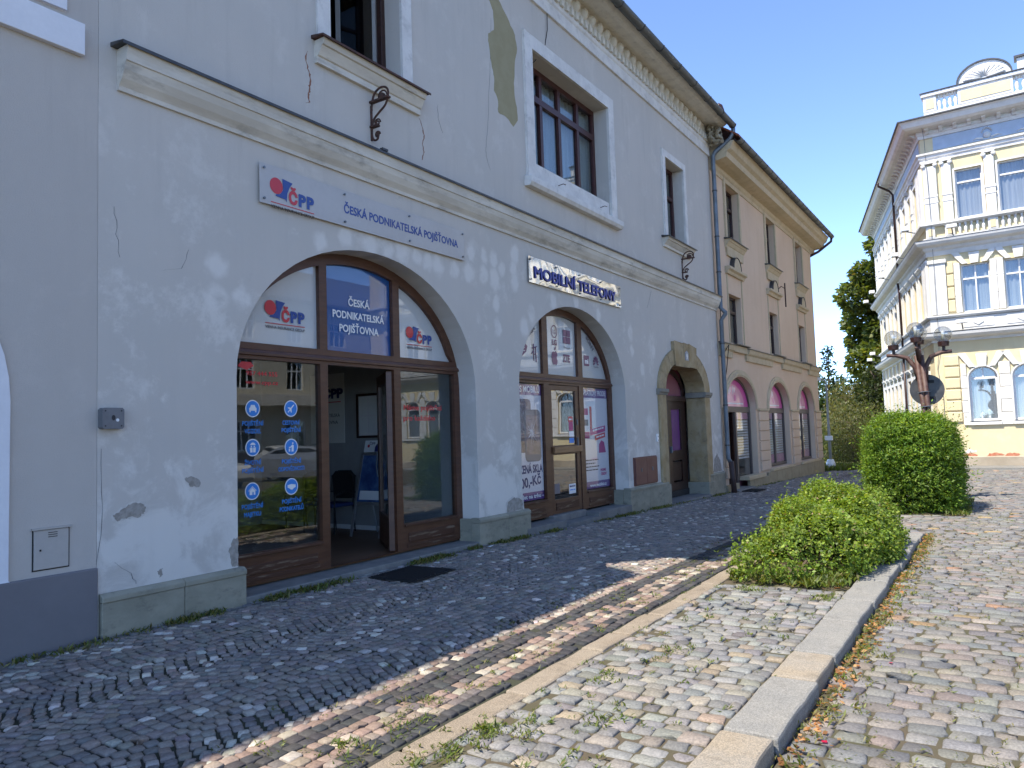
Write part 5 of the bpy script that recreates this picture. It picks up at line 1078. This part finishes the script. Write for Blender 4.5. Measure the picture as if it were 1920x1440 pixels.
one('tube', [YM(.14, .75, 12.45), YM(.16, .13, 11.8), YM(.2, .14, 9), YM(.18, .14, 5.4), YM(.2, .12, 4.4), YM(.08, .02, 3.4), YM(.2, .02, 2.4), YM(.2, .02, .3)], .009, 5).build('cable', ZINC, yh)
BRK = pbr('exposed_brick', (.42, .13, .07), .9, (.5, .25, .16), 12, bstr=.7)
for a, l in ((.62, .5), (1.35, .55), (1.9, .45), (3.4, .7)): shape(YM, rag([(a, .3), (a+l*.2, .38), (a+l*.6, .42), (a+l, .36), (a+l*.9, .3)], .02, 3), .006, BRK, yh, 'exposed_brick_patch', th=.004)
for a, l in ((.75, .35), (2.5, .4)): shape(YM, rag([(a, .42), (a+l*.3, .55), (a+l, .5), (a+l*.9, .42)], .03, 3), .005, YW, yh, 'pale_filler_patch', th=.004)
boxp('sidewalk', STEP, None, YM, -.3, UM, .05, 1.35, -.4, -.02, kind='structure', bevel=.02) ; boxp('sidewalk_kerb', KERB, None, YM, -.3, UM, 1.352, 1.5, -.4, .0, kind='structure', bevel=.02)

# ---------------------------------------------------------------- street lamps and traffic sign
RUSTP = pbr('rusty_red_paint', (.065, .028, .023), .6, (.12, .075, .06), 9, bstr=.3, grime=.3); GLOBE = glass('globe_glass', (.82, .83, .82), 1., .2)
lx, ly = 17.62, -5.30; lp = thing('globe_street_lamp', 'leaning rusty red lamppost with clear globe lamps behind the clipped hedge', 'street lamp', (lx, ly, float(gz(lx, ly))-.02))
ln = np.array([0, .062, 1.]); ln /= np.linalg.norm(ln); base = np.array([lx, ly, float(gz(lx, ly))-.02])
at = lambda z, dx=0, dy=0: base+ln*z+np.array([dx, dy, 0])
one('lathe', tuple(base), [(.15, 0), (.15, .5), (.11, .55), (.1, .6)], 14, ln).build('post_base', RUSTP, lp, smooth=False)
for k, (dx, dy) in enumerate(((.042, .042), (-.042, .042), (.042, -.042), (-.042, -.042))): one('tube', [at(.4, dx, dy), at(3.02, dx, dy)], .045, 10).build('post_tube', RUSTP, lp, smooth=True)
for z in (1.7, 1.95, 2.25): one('lathe', tuple(at(z)), [(.125, 0), (.125, .012)], 14, ln).build('strap', ZINC, lp)
arms = ((0, 1), (0, -1), (-1, 0), (1, 0))
for (ax, ay) in arms:
    dv = np.array([ax, ay, 0.])
    if ay:
        P_ = [at(2.5)+dv*.06, at(2.78)+dv*.10, at(2.98)+dv*.22, at(3.05)+dv*.42, at(3.06)+dv*.60]; e = at(3.06)+dv*.46
        one('tube', P_, [.05, .05, .045, .04, .035], 10).build('lamp_arm', RUSTP, lp, smooth=True)
    else:
        P_ = [at(2.9)+dv*.05, at(3.12)+dv*.16, at(3.16)+dv*.34]; e = at(3.16)+dv*.3; one('tube', P_, [.05, .045, .035], 10).build('lamp_arm', RUSTP, lp, smooth=True)
    one('lathe', tuple(e), [(.03, 0), (.03, .1), (.1, .11), (.11, .2), (.08, .21)], 14).build('lamp_collar', DARKWOOD, lp)
    g = MB(); r = .168; g.lathe(tuple(e+np.array([0, 0, .2+r*.9])), [(r*math.sin(t), -r*math.cos(t)) for t in np.linspace(.35, math.pi-.001, 14)], 20).build('globe', GLOBE, lp, smooth=True)
    one('lathe', tuple(e+np.array([0, 0, .2])), [(.03, 0), (.03, .12), (.04, .16), (.03, .22), (0, .24)], 10).build('bulb', flat('opal_bulb', (.7, .68, .6), .4), lp, smooth=True)
sg = thing('round_traffic_sign', 'grey back of a round traffic sign strapped to the lamppost', 'sign', tuple(at(2.3)))
cs = at(2.3, .17, -.05); one('lathe', tuple(cs), [(0, 0), (.31, 0), (.31, .012), (0, .012)], 36, (1, 0, 0)).build('plate', flat('zinc_plate', (.36, .38, .4), .5, metal=.3), sg)
one('lathe', tuple(cs), [(.305, -.012), (.32, -.012), (.32, .014), (.305, .014)], 36, (1, 0, 0)).build('rim', SHEET, sg)
for z in (-.17, .17): boxp('clamp', BLACK, sg, Fr(tuple(cs), (0, -1, 0), (-1, 0, 0)), -.07, .14, .0, .04, z-.03, z+.03)
one('tube', [cs+np.array([-.05, .02, -.5]), cs+np.array([-.05, .05, .5])], .028, 8).build('mounting_tube', BLACK, sg)
def far_lamp(x, y, zt, label, lean=0):
    t = thing('street_lamp', label, 'street lamp', (x, y, -.75)); GP_ = pbr('grey_post', (.3, .29, .26), .6, bstr=.1)
    one('tube', [(x, y, -.75), (x, y, 1.2), (x, y, zt)], [.07, .06, .035], 8).build('post', GP_, t, smooth=True); one('lathe', (x, y, -.78), [(.22, 0), (.2, .6), (.12, .8)], 10).build('post_base', PWHITE, t)
    one('tube', [(x, y, zt), (x, y+.12, zt+.1), (x, y+.4, zt+.14)], .03, 6).build('arm', GP_, t); one('slab', Fr((x, y+.3, zt+.12), (0, 1, 0), (1, 0, 0)), [(-.1, -.05), (.5, -.04), (.55, .02), (.45, .1), (0, .1), (-.12, .04)], [], -.12, .12).build('lamp_head', PWHITE, t, bevel=.03)
    boxp('fuse_box', PWHITE, t, Fr((x, y, 0), (0, -1, 0), (-1, 0, 0)), -.16, .16, .05, .2, .85, 1.05, bevel=.02)
far_lamp(35.6, .02, 3.45, 'slim street lamp at the corner of the beige house'); far_lamp(62., 1.2, 3.9, 'distant street lamp among the park trees')

# ---------------------------------------------------------------- foliage
LEAF = vcol('leaf', .5, 40, 0, 0, .45, .35, .12, 9); BARK = pbr('bark', (.09, .065, .045), .9, (.13, .1, .075), 6, bs=20, bstr=.8, bd=.02, sc=(1, 1, .25))
def leaf_mesh(name, P, nrm, size, col, parent, mat=None, asp=.5, kind=None, tang=None, **kw):
    n = len(P); nrm = nrm/(np.linalg.norm(nrm, axis=1, keepdims=True)+1e-9); t = rng.normal(size=(n, 3)) if tang is None else tang
    t -= nrm*(t*nrm).sum(1, keepdims=True); t /= np.linalg.norm(t, axis=1, keepdims=True)+1e-9; b = np.cross(nrm, t); s = (size*rng.uniform(.7, 1.3, n))[:, None]
    V = np.stack([P-t*s*.15, P+t*s*.4+b*s*asp*.6+nrm*s*.06, P+t*s, P+t*s*.4-b*s*asp*.6+nrm*s*.06], 1)
    me = bpy.data.meshes.new(name); me.vertices.add(4*n); me.vertices.foreach_set('co', V.reshape(-1)); me.loops.add(4*n); me.loops.foreach_set('vertex_index', np.arange(4*n))
    me.polygons.add(n); me.polygons.foreach_set('loop_start', np.arange(n)*4); me.update(calc_edges=True)
    a = me.color_attributes.new('Col', 'FLOAT_COLOR', 'POINT'); cc = np.ones((n, 4, 4)); cc[:, :, :3] = col[:, None]; a.data.foreach_set('color', cc.reshape(-1))
    return link(me, name, mat or LEAF, parent, kind=kind, **kw)
def rdir(n): v = rng.normal(size=(n, 3)); return v/np.linalg.norm(v, axis=1, keepdims=True)
def vary(n, cols, p, s=.18): c = np.array(cols)[rng.choice(len(cols), n, p=np.array(p)/sum(p))]; return np.clip(c*rng.normal(1, s, (n, 1)), .004, 1)
def lump(P, f, seed):
    q = np.random.default_rng(seed); s = 0
    for k in range(5): w = q.normal(size=3)*f*(1+.6*k); s = s+np.sin(P@w+q.uniform(0, 6))/(1+.5*k)
    return s/2.2
def hedge(name, label, c, half, pw, ntw, nl, lsz, tw, cols, p, seed, amp=.1, mound=False, spray=.6, cat='bush', asp=.62):
    t = thing(name, label, cat, (c[0], c[1], c[2]))
    D = rdir(ntw); D[:, 2] = np.abs(D[:, 2])**1.25 if mound else np.where(D[:, 2] < -.8, -D[:, 2], D[:, 2]); e = (np.abs(D/np.array(half))**pw).sum(1)**(-1/pw)
    Sf = D*e[:, None]; lmp = 1+amp*lump(Sf+np.array(c), 2.2, seed); dep = 1-np.abs(rng.normal(0, .1, ntw))
    # inner shells keep the hedge opaque
    inner = rng.random(ntw) < .25; dep[inner] *= rng.uniform(.55, .9, inner.sum())
    base = np.array([c[0], c[1], c[2]+half[2]*(.0 if mound else 1.)])+Sf*(lmp*dep)[:, None]
    gN = np.sign(D)*np.abs(Sf/np.array(half))**(pw-1)/np.array(half); gN /= np.linalg.norm(gN, axis=1, keepdims=True)+1e-9
    tdir = gN*1.+rdir(ntw)*spray+np.array([0, 0, .35]); tdir /= np.linalg.norm(tdir, axis=1, keepdims=True)
    L_ = tw*rng.uniform(.5, 1.3, ntw); L_[rng.random(ntw) < .03] *= 2.1
    k = np.repeat(np.arange(ntw), nl); u = np.tile((np.arange(nl)+.5)/nl, ntw)
    P = base[k]+tdir[k]*(L_[k]*u)[:, None]+rng.normal(0, lsz*.35, (ntw*nl, 3)); ok = P[:, 2] > c[2]+.03; P = P[ok]; k = k[ok]
    nr = rdir(len(P))*.9+gN[k]*.5+np.array([0, 0, .6]); tg = tdir[k]+rdir(len(P))*.9
    cl_ = vary(len(P), cols, p); tone = 1+.28*lump(P, 3.5, seed+5)[:, None]; cl_ = np.clip(cl_*tone, .004, 1)
    leaf_mesh('foliage', P, nr, np.full(len(P), lsz), cl_, t, kind='stuff', tang=tg, asp=asp)
    m = MB()
    for i in range(26):
        q0 = np.array([c[0]+rng.uniform(-.5, .5)*half[0]*1.2, c[1]+rng.uniform(-.5, .5)*half[1]*1.2, c[2]-.02]); q1 = q0+np.array([rng.uniform(-.3, .3), rng.uniform(-.3, .3), half[2]*(.7 if mound else 1.3)]); m.tube([q0, (q0+q1)/2+rng.normal(0, .04, 3), q1], [.018, .013, .006], 5)
    m.build('stems', BARK, t, kind='stuff'); return t
GREEN1 = [(.15, .235, .03), (.2, .295, .04), (.095, .155, .02), (.28, .34, .06)]
hedge('spiraea_shrub', 'loose low flowering shrub spilling over the granite kerb', (10.15, -4.62, 0), (2.12, .63, .62), 3., 11500, 10, .034, .13, GREEN1+[(.3, .22, .12)], [4, 3, 3, 1.6, .25], 3, .22, True, .95)
hedge('clipped_hedge', 'tall dense clipped evergreen hedge in front of the lamppost', (16.0, -5.02, -.13), (1.02, .62, .83), 5.5, 13000, 10, .05, .22, [(.11, .20, .022), (.15, .25, .028), (.06, .125, .016), (.23, .31, .04)], [4, 4, 3, 1.6], 11, .06, False, .6, 'hedge', .34)
# bed under the shrubs
grid_sheet('planting_bed', np.arange(7.8, 12.4, .2), np.arange(-5.14, -3.9, .2), lambda x, y: gz(x, y)-.05+.07*np.minimum(1, np.minimum(np.minimum(x-7.8, 12.2-x)/.3, np.minimum(y+5.14, -3.95-y)/.25)).clip(0)+.015*np.sin(x*9)*np.cos(y*11), BEDSOIL, kind='structure')
grid_sheet('planting_bed', np.arange(14.75, 17.95, .2), np.arange(-5.9, -4.15, .15), lambda x, y: gz(x, y)-.05+.07*np.minimum(1, np.minimum(np.minimum(x-14.75, 17.75-x)/.3, np.minimum(y+5.9, -4.2-y)/.3)).clip(0)+.012*np.sin(x*7)*np.cos(y*9), BEDSOIL, kind='structure')
# weeds and grass in joints, along walls and kerbs; dry leaves
def tufts(name, label, C, nb, hh, cols, p, sp=.03, flatn=.5):
    n = len(C); k = np.repeat(np.arange(n), nb); P = C[k]+rng.normal(0, sp, (n*nb, 3))*np.array([1, 1, 0]); a = rng.uniform(0, 6.28, n*nb)
    tg = np.stack([np.cos(a), np.sin(a), rng.uniform(flatn*.4, flatn*2.4, n*nb)], -1); nr = np.stack([-np.sin(a), np.cos(a), rng.uniform(.2, .8, n*nb)], -1)
    P[:, 2] += .002; leaf_mesh(name, P, np.cross(tg, nr), hh*rng.uniform(.5, 1.3, n)[k], vary(len(P), cols, p, .25), None, asp=.22, tang=tg, kind='stuff', label=label, cat='weeds')
WG = [(.11, .155, .03), (.16, .19, .05), (.22, .2, .08), (.07, .11, .02)]
def zz(x, y): return np.stack([x, y, np.where(y < -5.43, rz(x, y), gz(x, y))], -1)
xx = np.concatenate([rng.normal(c_, s_, n_) for c_, s_, n_ in ((4.2, .1, 26), (4.45, .06, 14), (5.25, .12, 30), (5.75, .16, 46), (6.1, .08, 14), (7.55, .12, 50), (7.95, .15, 50), (8.65, .08, 16), (9.35, .1, 24), (9.8, .16, 40), (10.9, .18, 40), (12.9, .3, 20), (13.9, .3, 60), (15.5, .3, 60), (17.0, .5, 24), (3.3, .3, 30), (19.5, .5, 30), (24, 3, 50))])
tufts('wall_grass', 'grass and weeds growing along the foot of the house walls', zz(xx, -np.abs(rng.normal(0, .06, len(xx)))-.085), 8, .055, WG, [3, 3, 4, 2], .045, .7)
n = 110; x = rng.uniform(2.2, 7.8, n); y = rng.uniform(-5.1, -3.75, n); cx_ = [(3.05, -3.98, 26), (3.4, -4.05, 30), (3.9, -4.5, 14), (4.5, -4.2, 10), (3.3, -3.55, 14), (5.3, -4.4, 9), (7.6, -4.3, 22), (7.5, -5.0, 25), (3.6, -4.2, 16), (2.9, -3.5, 12), (3.6, -3.45, 12)]
for a, b, q in cx_: x = np.r_[x, rng.normal(a, .09, q)]; y = np.r_[y, rng.normal(b, .06, q)]
tufts('paving_weeds', 'small weeds in the joints of the parking strip', zz(x, y), 8, .034, WG, [5, 3, 1, 3], .022, .5)
n = 240; x = rng.uniform(2, 11, n); y = -3.72+np.abs(rng.normal(0, .45, n)); tufts('pavement_weeds', 'moss and tiny weeds between the mosaic setts', zz(x, np.minimum(y, -1.2)), 8, .03, WG, [4, 3, 2, 2], .02, .4)
n = 330; x = rng.uniform(2.6, 12.6, n); y = -5.45-np.abs(rng.normal(0, .08, n)); tufts('kerb_weeds', 'grass tufts in the gutter along the granite kerb', zz(x, y), 8, .04, WG, [3, 3, 6, 1], .025, .6)
n = 700; x = rng.uniform(3, 16, n); y = -5.5-np.abs(rng.normal(0, .9, n)); tufts('road_weeds', 'sparse weeds between the road cobbles', zz(x, y), 5, .026, WG, [3, 4, 3, 1], .02, .4)
x = np.r_[rng.uniform(7.85, 8.4, 120), rng.uniform(8, 12.3, 200), rng.uniform(14.8, 17.9, 260)]; y = np.r_[rng.uniform(-5.05, -4.0, 120), rng.uniform(-5.12, -4.9, 200), rng.choice([-1, 1], 260)*rng.uniform(.55, .85, 260)-5.02]
tufts('bed_weeds', 'low weeds on the planting beds below the shrubs', zz(x, y)+[0, 0, .015], 9, .08, WG, [5, 3, 1, 3], .03, .7)
n = 520; x = np.r_[rng.uniform(2.8, 12.5, n), rng.uniform(7.9, 9, 60)]; y = np.r_[-5.46-np.abs(rng.normal(0, .07, n)), rng.uniform(-5.1, -4.2, 60)]; P = zz(x, y)+np.array([0, 0, .012])
leaf_mesh('dry_leaves', P, rdir(len(P))*.5+np.array([0, 0, 1]), np.full(len(P), .035), vary(len(P), [(.42, .19, .07), (.5, .3, .14), (.3, .14, .06)], [3, 3, 2]), None, asp=.7, kind='stuff', label='dry orange leaves gathered along the granite kerb', cat='leaves')
P = zz(np.array([4.3, 5.9]), np.array([-5.62, -5.75]))+np.array([0, 0, .015]); leaf_mesh('fallen_petal', P, np.array([[0, .1, 1], [.1, 0, 1.]]), np.array([.04, .03]), np.array([[.6, .02, .08], [.6, .05, .1]]), None, asp=.8, kind='stuff', label='fallen pink petals on the road cobbles', cat='petal')
pp = bpy.data.meshes.new('litter'); pp.from_pydata([(8.85, -.22, .012), (8.98, -.2, .012), (8.99, -.26, .03), (8.87, -.28, .014)], [], [(0, 1, 2, 3)]); link(pp, 'paper_scrap', PWHITE, None, label='white paper scrap on the pavement by the wall pier', cat='litter')

# ---------------------------------------------------------------- trees
def tree(name, label, x, y, z0, h, r, cols, p, n, lsz, kind='round', trunk=.25, seed=1, cb=.3, group=None):
    t = thing(name, label, 'tree', (x, y, z0), group); q = np.random.default_rng(seed)
    m = MB(); tops = []
    m.tube([(x, y, z0-.3), (x+.1, y, z0+h*.3), (x, y+.1, z0+h*.6), (x, y, z0+h*.92)], [trunk, trunk*.8, trunk*.5, trunk*.1], 8)
    nb = 80 if kind == 'col' else 34
    C = []; Rr = []
    for i in range(nb):
        u = (i+.5)/nb; zc = z0+h*(cb+(1-cb)*u)
        if kind == 'cone': rad = r*(1-u)**.8
        elif kind == 'col': rad = r*(.35+.65*math.sin(math.pi*min(1, (u*.86+.16))**.8))*q.uniform(.85, 1.1)
        elif kind == 'weep': rad = r*math.sqrt(max(.05, 1-(u-.6)**2*2.4))
        else: rad = r*math.sqrt(max(.04, 1-((u-.42)/.6)**2))
        a = i*2.4+q.uniform(-.3, .3); rr = rad*(q.uniform(.45, .95) if kind == 'col' else q.uniform(.35, .85)); c = np.array([x+rr*math.cos(a), y+rr*math.sin(a), zc-(.12*h if kind == 'weep' else 0)*rr/r]); C.append(c); Rr.append(rad*q.uniform(.28, .42) if kind == 'col' else max(.14*r, rad*q.uniform(.42, .68)))
        m.tube([(x, y, zc-h*.1 if kind != 'cone' else zc), (np.array([x, y, zc-h*.04])+c)/2, c], [trunk*.3, trunk*.2, .02], 5)
    m.build('trunk', BARK, t)
    C = np.array(C); Rr = np.array(Rr); k = q.choice(nb, n, p=(Rr**2)/(Rr**2).sum()); D = rdir(n); fl = np.array([1, 1, .45 if kind == 'cone' else (1.5 if kind == 'weep' else .7)])
    P = C[k]+D*fl*(Rr[k]*rng.uniform(.5, 1.05, n)**.6)[:, None]
    P = P[P[:, 2] > z0+.1]; k = k[:len(P)]; D = D[:len(P)]
    nr = rdir(len(P))*.9+np.array([0, 0, .9]); tg = D+rdir(len(P))*.6+(np.array([0, 0, -2.2]) if kind == 'weep' else np.array([0, 0, -.35]))
    cl_ = vary(len(P), cols, p, .2)*(1+.25*lump(P, 6./r, seed)[:, None]); leaf_mesh('crown', P, nr, np.full(len(P), lsz), np.clip(cl_, .005, 1), t, asp=.3 if kind == 'weep' else .6, tang=tg, kind='stuff')
DG = [(.05, .085, .02), (.075, .11, .03), (.035, .06, .018)]; BR_ = [(.10, .135, .03), (.15, .165, .042), (.065, .095, .024), (.17, .14, .05)]
tree('chestnut_tree', 'tall browning chestnut tree rising behind the yellow house flank', 58, -2.75, -1.2, 18.8, 4.9, BR_, [4, 1.6, 6, .4], 85000, .32, 'col', .35, 4, .22)
tree('yew_tree', 'dark yew tree against the far end of the yellow house', 50.5, -.1, -1.2, 6.3, 1.9, [(.035, .05, .015), (.05, .07, .02)], [1, 1], 8000, .17, 'round', .2, 8, .05)
tree('spruce_tree', 'dark pointed spruce beyond the beige house corner', 62, 4.6, -1.5, 9.0, 2.6, [(.035, .07, .03), (.05, .085, .04)], [1, 1], 8000, .22, 'cone', .2, 12, .05)
tree('willow_shrub', 'grey-green drooping willow behind the slim street lamp', 42, .05, -1.3, 3.3, 1.7, [(.12, .14, .06), (.16, .16, .08), (.09, .11, .045)], [3, 2, 2], 9000, .14, 'weep', .08, 15, .1)
tree('weeping_tree', 'brown weeping tree with hanging twigs in the park', 53, 2.0, -1.3, 5.0, 1.6, [(.13, .14, .055), (.17, .15, .07), (.09, .11, .045)], [3, 2, 2], 8000, .2, 'weep', .12, 18, .1)
for i, (x, y, h, r, sd, c_) in enumerate(((95, 14, 10, 5, 31, DG), (88, 8.5, 8, 4, 32, [(.13, .16, .04), (.1, .14, .04)]), (80, 4.5, 6.5, 3.5, 33, [(.07, .045, .04), (.09, .06, .05)]), (100, 5, 11, 5.5, 34, DG), (72, 2.4, 5, 2.4, 35, [(.16, .19, .05), (.12, .16, .05)]), (105, -2, 12, 6, 36, DG), (47, 1.9, 2.4, 1.2, 37, DG))):
    lab = ['broad dark tree at the far left of the park backdrop', 'light green rounded tree in the park backdrop', 'copper-leaved dark purple tree in the park backdrop', 'tall dark tree behind the light green park tree', 'small bright green tree low in the park', 'dark tree mass nearest the yellow house in the park backdrop', 'low dark shrub beside the drooping willow'][i]
    tree('park_tree', lab, x, y, -1.4, h, r, c_, [1]*len(c_), 4500, .16+.01*(x-60)/3 if x > 60 else .12, 'round', .25, sd, .08, 'trees in the park backdrop')
xs = np.linspace(34, 140, 40); 
grid_sheet('lawn', np.arange(34.6, 140, 3.), np.arange(-.9, 60, 3.), lambda x, y: gz(x, y)-.04+.02*np.sin(x*1.3+y), pbr('dry_grass', (.14, .15, .045), .95, (.24, .2, .08), 2, bs=30, bstr=.8, bd=.02), kind='structure')
grid_sheet('path', np.arange(36, 140, 4.), np.array([-4.4, -3, -.92]), lambda x, y: gz(x, y)-.035, pbr('park_path', (.36, .29, .23), .9, (.42, .35, .28), 2, bstr=.3), kind='structure')
x = rng.uniform(34.7, 40, 700); y = rng.uniform(-.8, 2, 700); tufts('verge_grass', 'dry grass verge around the slim street lamp', np.stack([x, y, gz(x, y)-.03], -1), 10, .22, WG, [3, 4, 3, 1], .12, 1.2)
gw = thing('garden_wall', 'pale rendered garden wall with pillars in the park', 'wall', (56, -1, -1)); FG = Fr((57, 1.3, -.7), (.15, -.99, 0), (-.99, -.15, 0))
boxp('wall_panel', YW, gw, FG, -.2, 3.4, -.15, .15, 0, 1.0)
for u in (0, 1.1, 2.2): boxp('pillar', YW, gw, FG, u-.18, u+.18, -.2, .2, 0, 1.9, bevel=.03)

# ---------------------------------------------------------------- the square behind the camera, seen in the shop glass
def car(label, x, y, rot, paint, s=1.):
    t = thing('parked_car', label, 'car', (x, y, float(rz(x, y))-.06), 'cars parked across the square'); t.rotation_euler[2] = rot
    G0 = Fr((0, 0, 0), (1, 0, 0), (0, 1, 0)); PT = flat('car_paint_'+paint[0], paint[1], .3, 1., spec=.5); GLS = flat('car_glass', (.012, .014, .016), .06, 1.)
    def lp_(name, mt_, mb, par=t, **k): o = mb.build(name, mt_, None, **k); o.parent = par; return o
    prof = [(-2.1, .3), (-2.15, .55), (-2.1, .9), (-1.9, 1.0), (-1.25, 1.42), (-.6, 1.5), (.3, 1.46), (1.05, 1.0), (1.9, .86), (2.1, .7), (2.12, .4), (2.0, .28), (-1.9, .26)]
    m = MB(); secs = [(-.86, .80), (-.84, 1.), (.84, 1.), (.86, .80)]; vs = []; n = len(prof)
    for yy in (-.86, -.80, .80, .86):
        for (a, b) in prof:
            in_ = 1 if b < 1.02 else .80; vs.append((a*(.985 if abs(yy) > .83 else 1), yy*in_, b if abs(yy) < .83 or b < .3 else b-.03))
    fs = [(j*n+i, j*n+(i+1) % n, (j+1)*n+(i+1) % n, (j+1)*n+i) for j in range(3) for i in range(n)]+[tuple(range(n)), tuple(range(3*n, 4*n))[::-1]]
    body = lp_('body', PT, m.add(vs, fs), bevel=.03)
    FS_ = lambda s_: Fr((0, s_*.705, 0), (1, 0, 0), (0, s_, 0))
    for s_ in (-1, 1):
        lp_('side_window', GLS, one('slab', Fr((0, s_*.77, 0), (1, 0, 0), (0, s_, 0)), [(-1.7, 1.03), (-1.2, 1.33), (-.55, 1.41), (.25, 1.38), (.85, 1.03)], [], -.12, .005))
        for ax in (-1.32, 1.32):
            w = lp_('wheel', BLACK, one('lathe', (ax, s_*.7, .31), [(.0, -.1), (.31, -.1), (.32, 0), (.31, .12), (.22, .14), (0, .14)], 18, (0, s_, 0))); o = one('lathe', (ax, s_*.845, .31), [(0, 0), (.2, 0), (.2, .012), (0, .02)], 10, (0, s_, 0)).build('rim', flat('alloy', (.5, .5, .52), .3, metal=.9), None); o.parent = w
        lp_('tail_light', RED, one('box', G0, -2.16, -2.02, min(s_*.5, s_*.8), max(s_*.5, s_*.8), .72, .88)); lp_('headlight', PWHITE, one('box', G0, 1.95, 2.12, min(s_*.5, s_*.78), max(s_*.5, s_*.78), .62, .76))
    lp_('rear_window', GLS, one('slab', Fr((-1.92, 0, 1.0), (0, 1, 0), (-.54, 0, .84)), rect(-.6, .6, .02, .34), [], .0, .0) if 0 else MB().add([(-1.84, -.6, 1.05), (-1.84, .6, 1.05), (-1.33, .54, 1.395), (-1.33, -.54, 1.395)], [(0, 1, 2, 3)])); lp_('windscreen', GLS, MB().add([(.98, -.62, 1.06), (.98, .62, 1.06), (.42, .55, 1.41), (.42, -.55, 1.41)], [(0, 1, 2, 3)]))
    lp_('number_plate', PWHITE, one('box', G0, -2.17, -2.15, -.26, .26, .5, .61)); lp_('bumper', BLACK, one('box', G0, -2.17, -2.0, -.78, .78, .3, .42), bevel=.03)
car('white saloon car mirrored in the left shop pane', 30.0, -29.0, R(-70), ('white', (.7, .7, .7))); car('white hatchback mirrored at the edge of the left shop pane', 16.6, -17.6, R(80), ('white', (.7, .7, .7)))
car('grey car mirrored beside the door mullion', 22.0, -17.4, R(60), ('grey', (.2, .21, .23))); car('dark grey car mirrored farther off', 36.0, -29.5, R(-70), ('slate', (.12, .13, .14)))
sb = thing('square_house', 'cream house with brown ground floor across the square, mirrored in the glass', 'house', (26, -36, 0)); SF_ = Fr((52, -35, 0), (-1, .0, 0), (0, 1, 0))
hs = []
for i in range(11): c = 3+4.2*i; hs += [rect(c-.9, c+.9, 1.0, 3.0), rect(c-.75, c+.75, 5.2, 7.2), rect(c-.75, c+.75, 8.6, 10.4)]
wall(SF_, rect(0, 49, -.5, 11.5), hs, .3, pbr('cream_render', (.46, .42, .32), .9, (.5, .46, .36), 1), sb); boxp('base_cladding', pbr('brown_cladding', (.13, .075, .06), .7), sb, SF_, 0, 49, .0, .04, -.5, .9); boxp('balcony_band', CREAMTRIM, sb, SF_, 0, 49, 0, 1.2, 4.0, 4.8, bevel=.02)
m = MB(); m.box(SF_, 0, 49, -8, -.31, -.5, 11.4); m.build('body', DARK, sb); one('sweep', SF_, [(.5, 11.5), (.5, 11.7), (-4, 15), (-8, 11.7), (-8, 11.5)], 0, 49).build('roof', pbr('slate_roof', (.12, .12, .125), .8), sb)
for h_ in hs:
    us = [p[0] for p in h_]; zs_ = [p[1] for p in h_]; window(SF_, min(us), max(us), min(zs_), max(zs_), .12, sb, YWF, cols=(.33, .66), rows=(.65,), curtain=False)

# ---------------------------------------------------------------- fit lettering widths, turn lettering into meshes
bpy.context.view_layer.update()
dg = bpy.context.evaluated_depsgraph_get()
for o, w in TXT:
    me = bpy.data.meshes.new_from_object(o.evaluated_get(dg)); nm = o.name; par = o.parent; ml = o.matrix_local.copy()
    xs_ = [v.co.x for v in me.vertices]; wd_ = (max(xs_)-min(xs_)) if xs_ else 0
    if w and wd_ > 1e-6: ml = ml@Matrix.Diagonal((w/wd_, 1, 1, 1))
    bpy.data.objects.remove(o); o2 = bpy.data.objects.new('lettering', me); COL.objects.link(o2); o2.parent = par; o2.matrix_local = ml
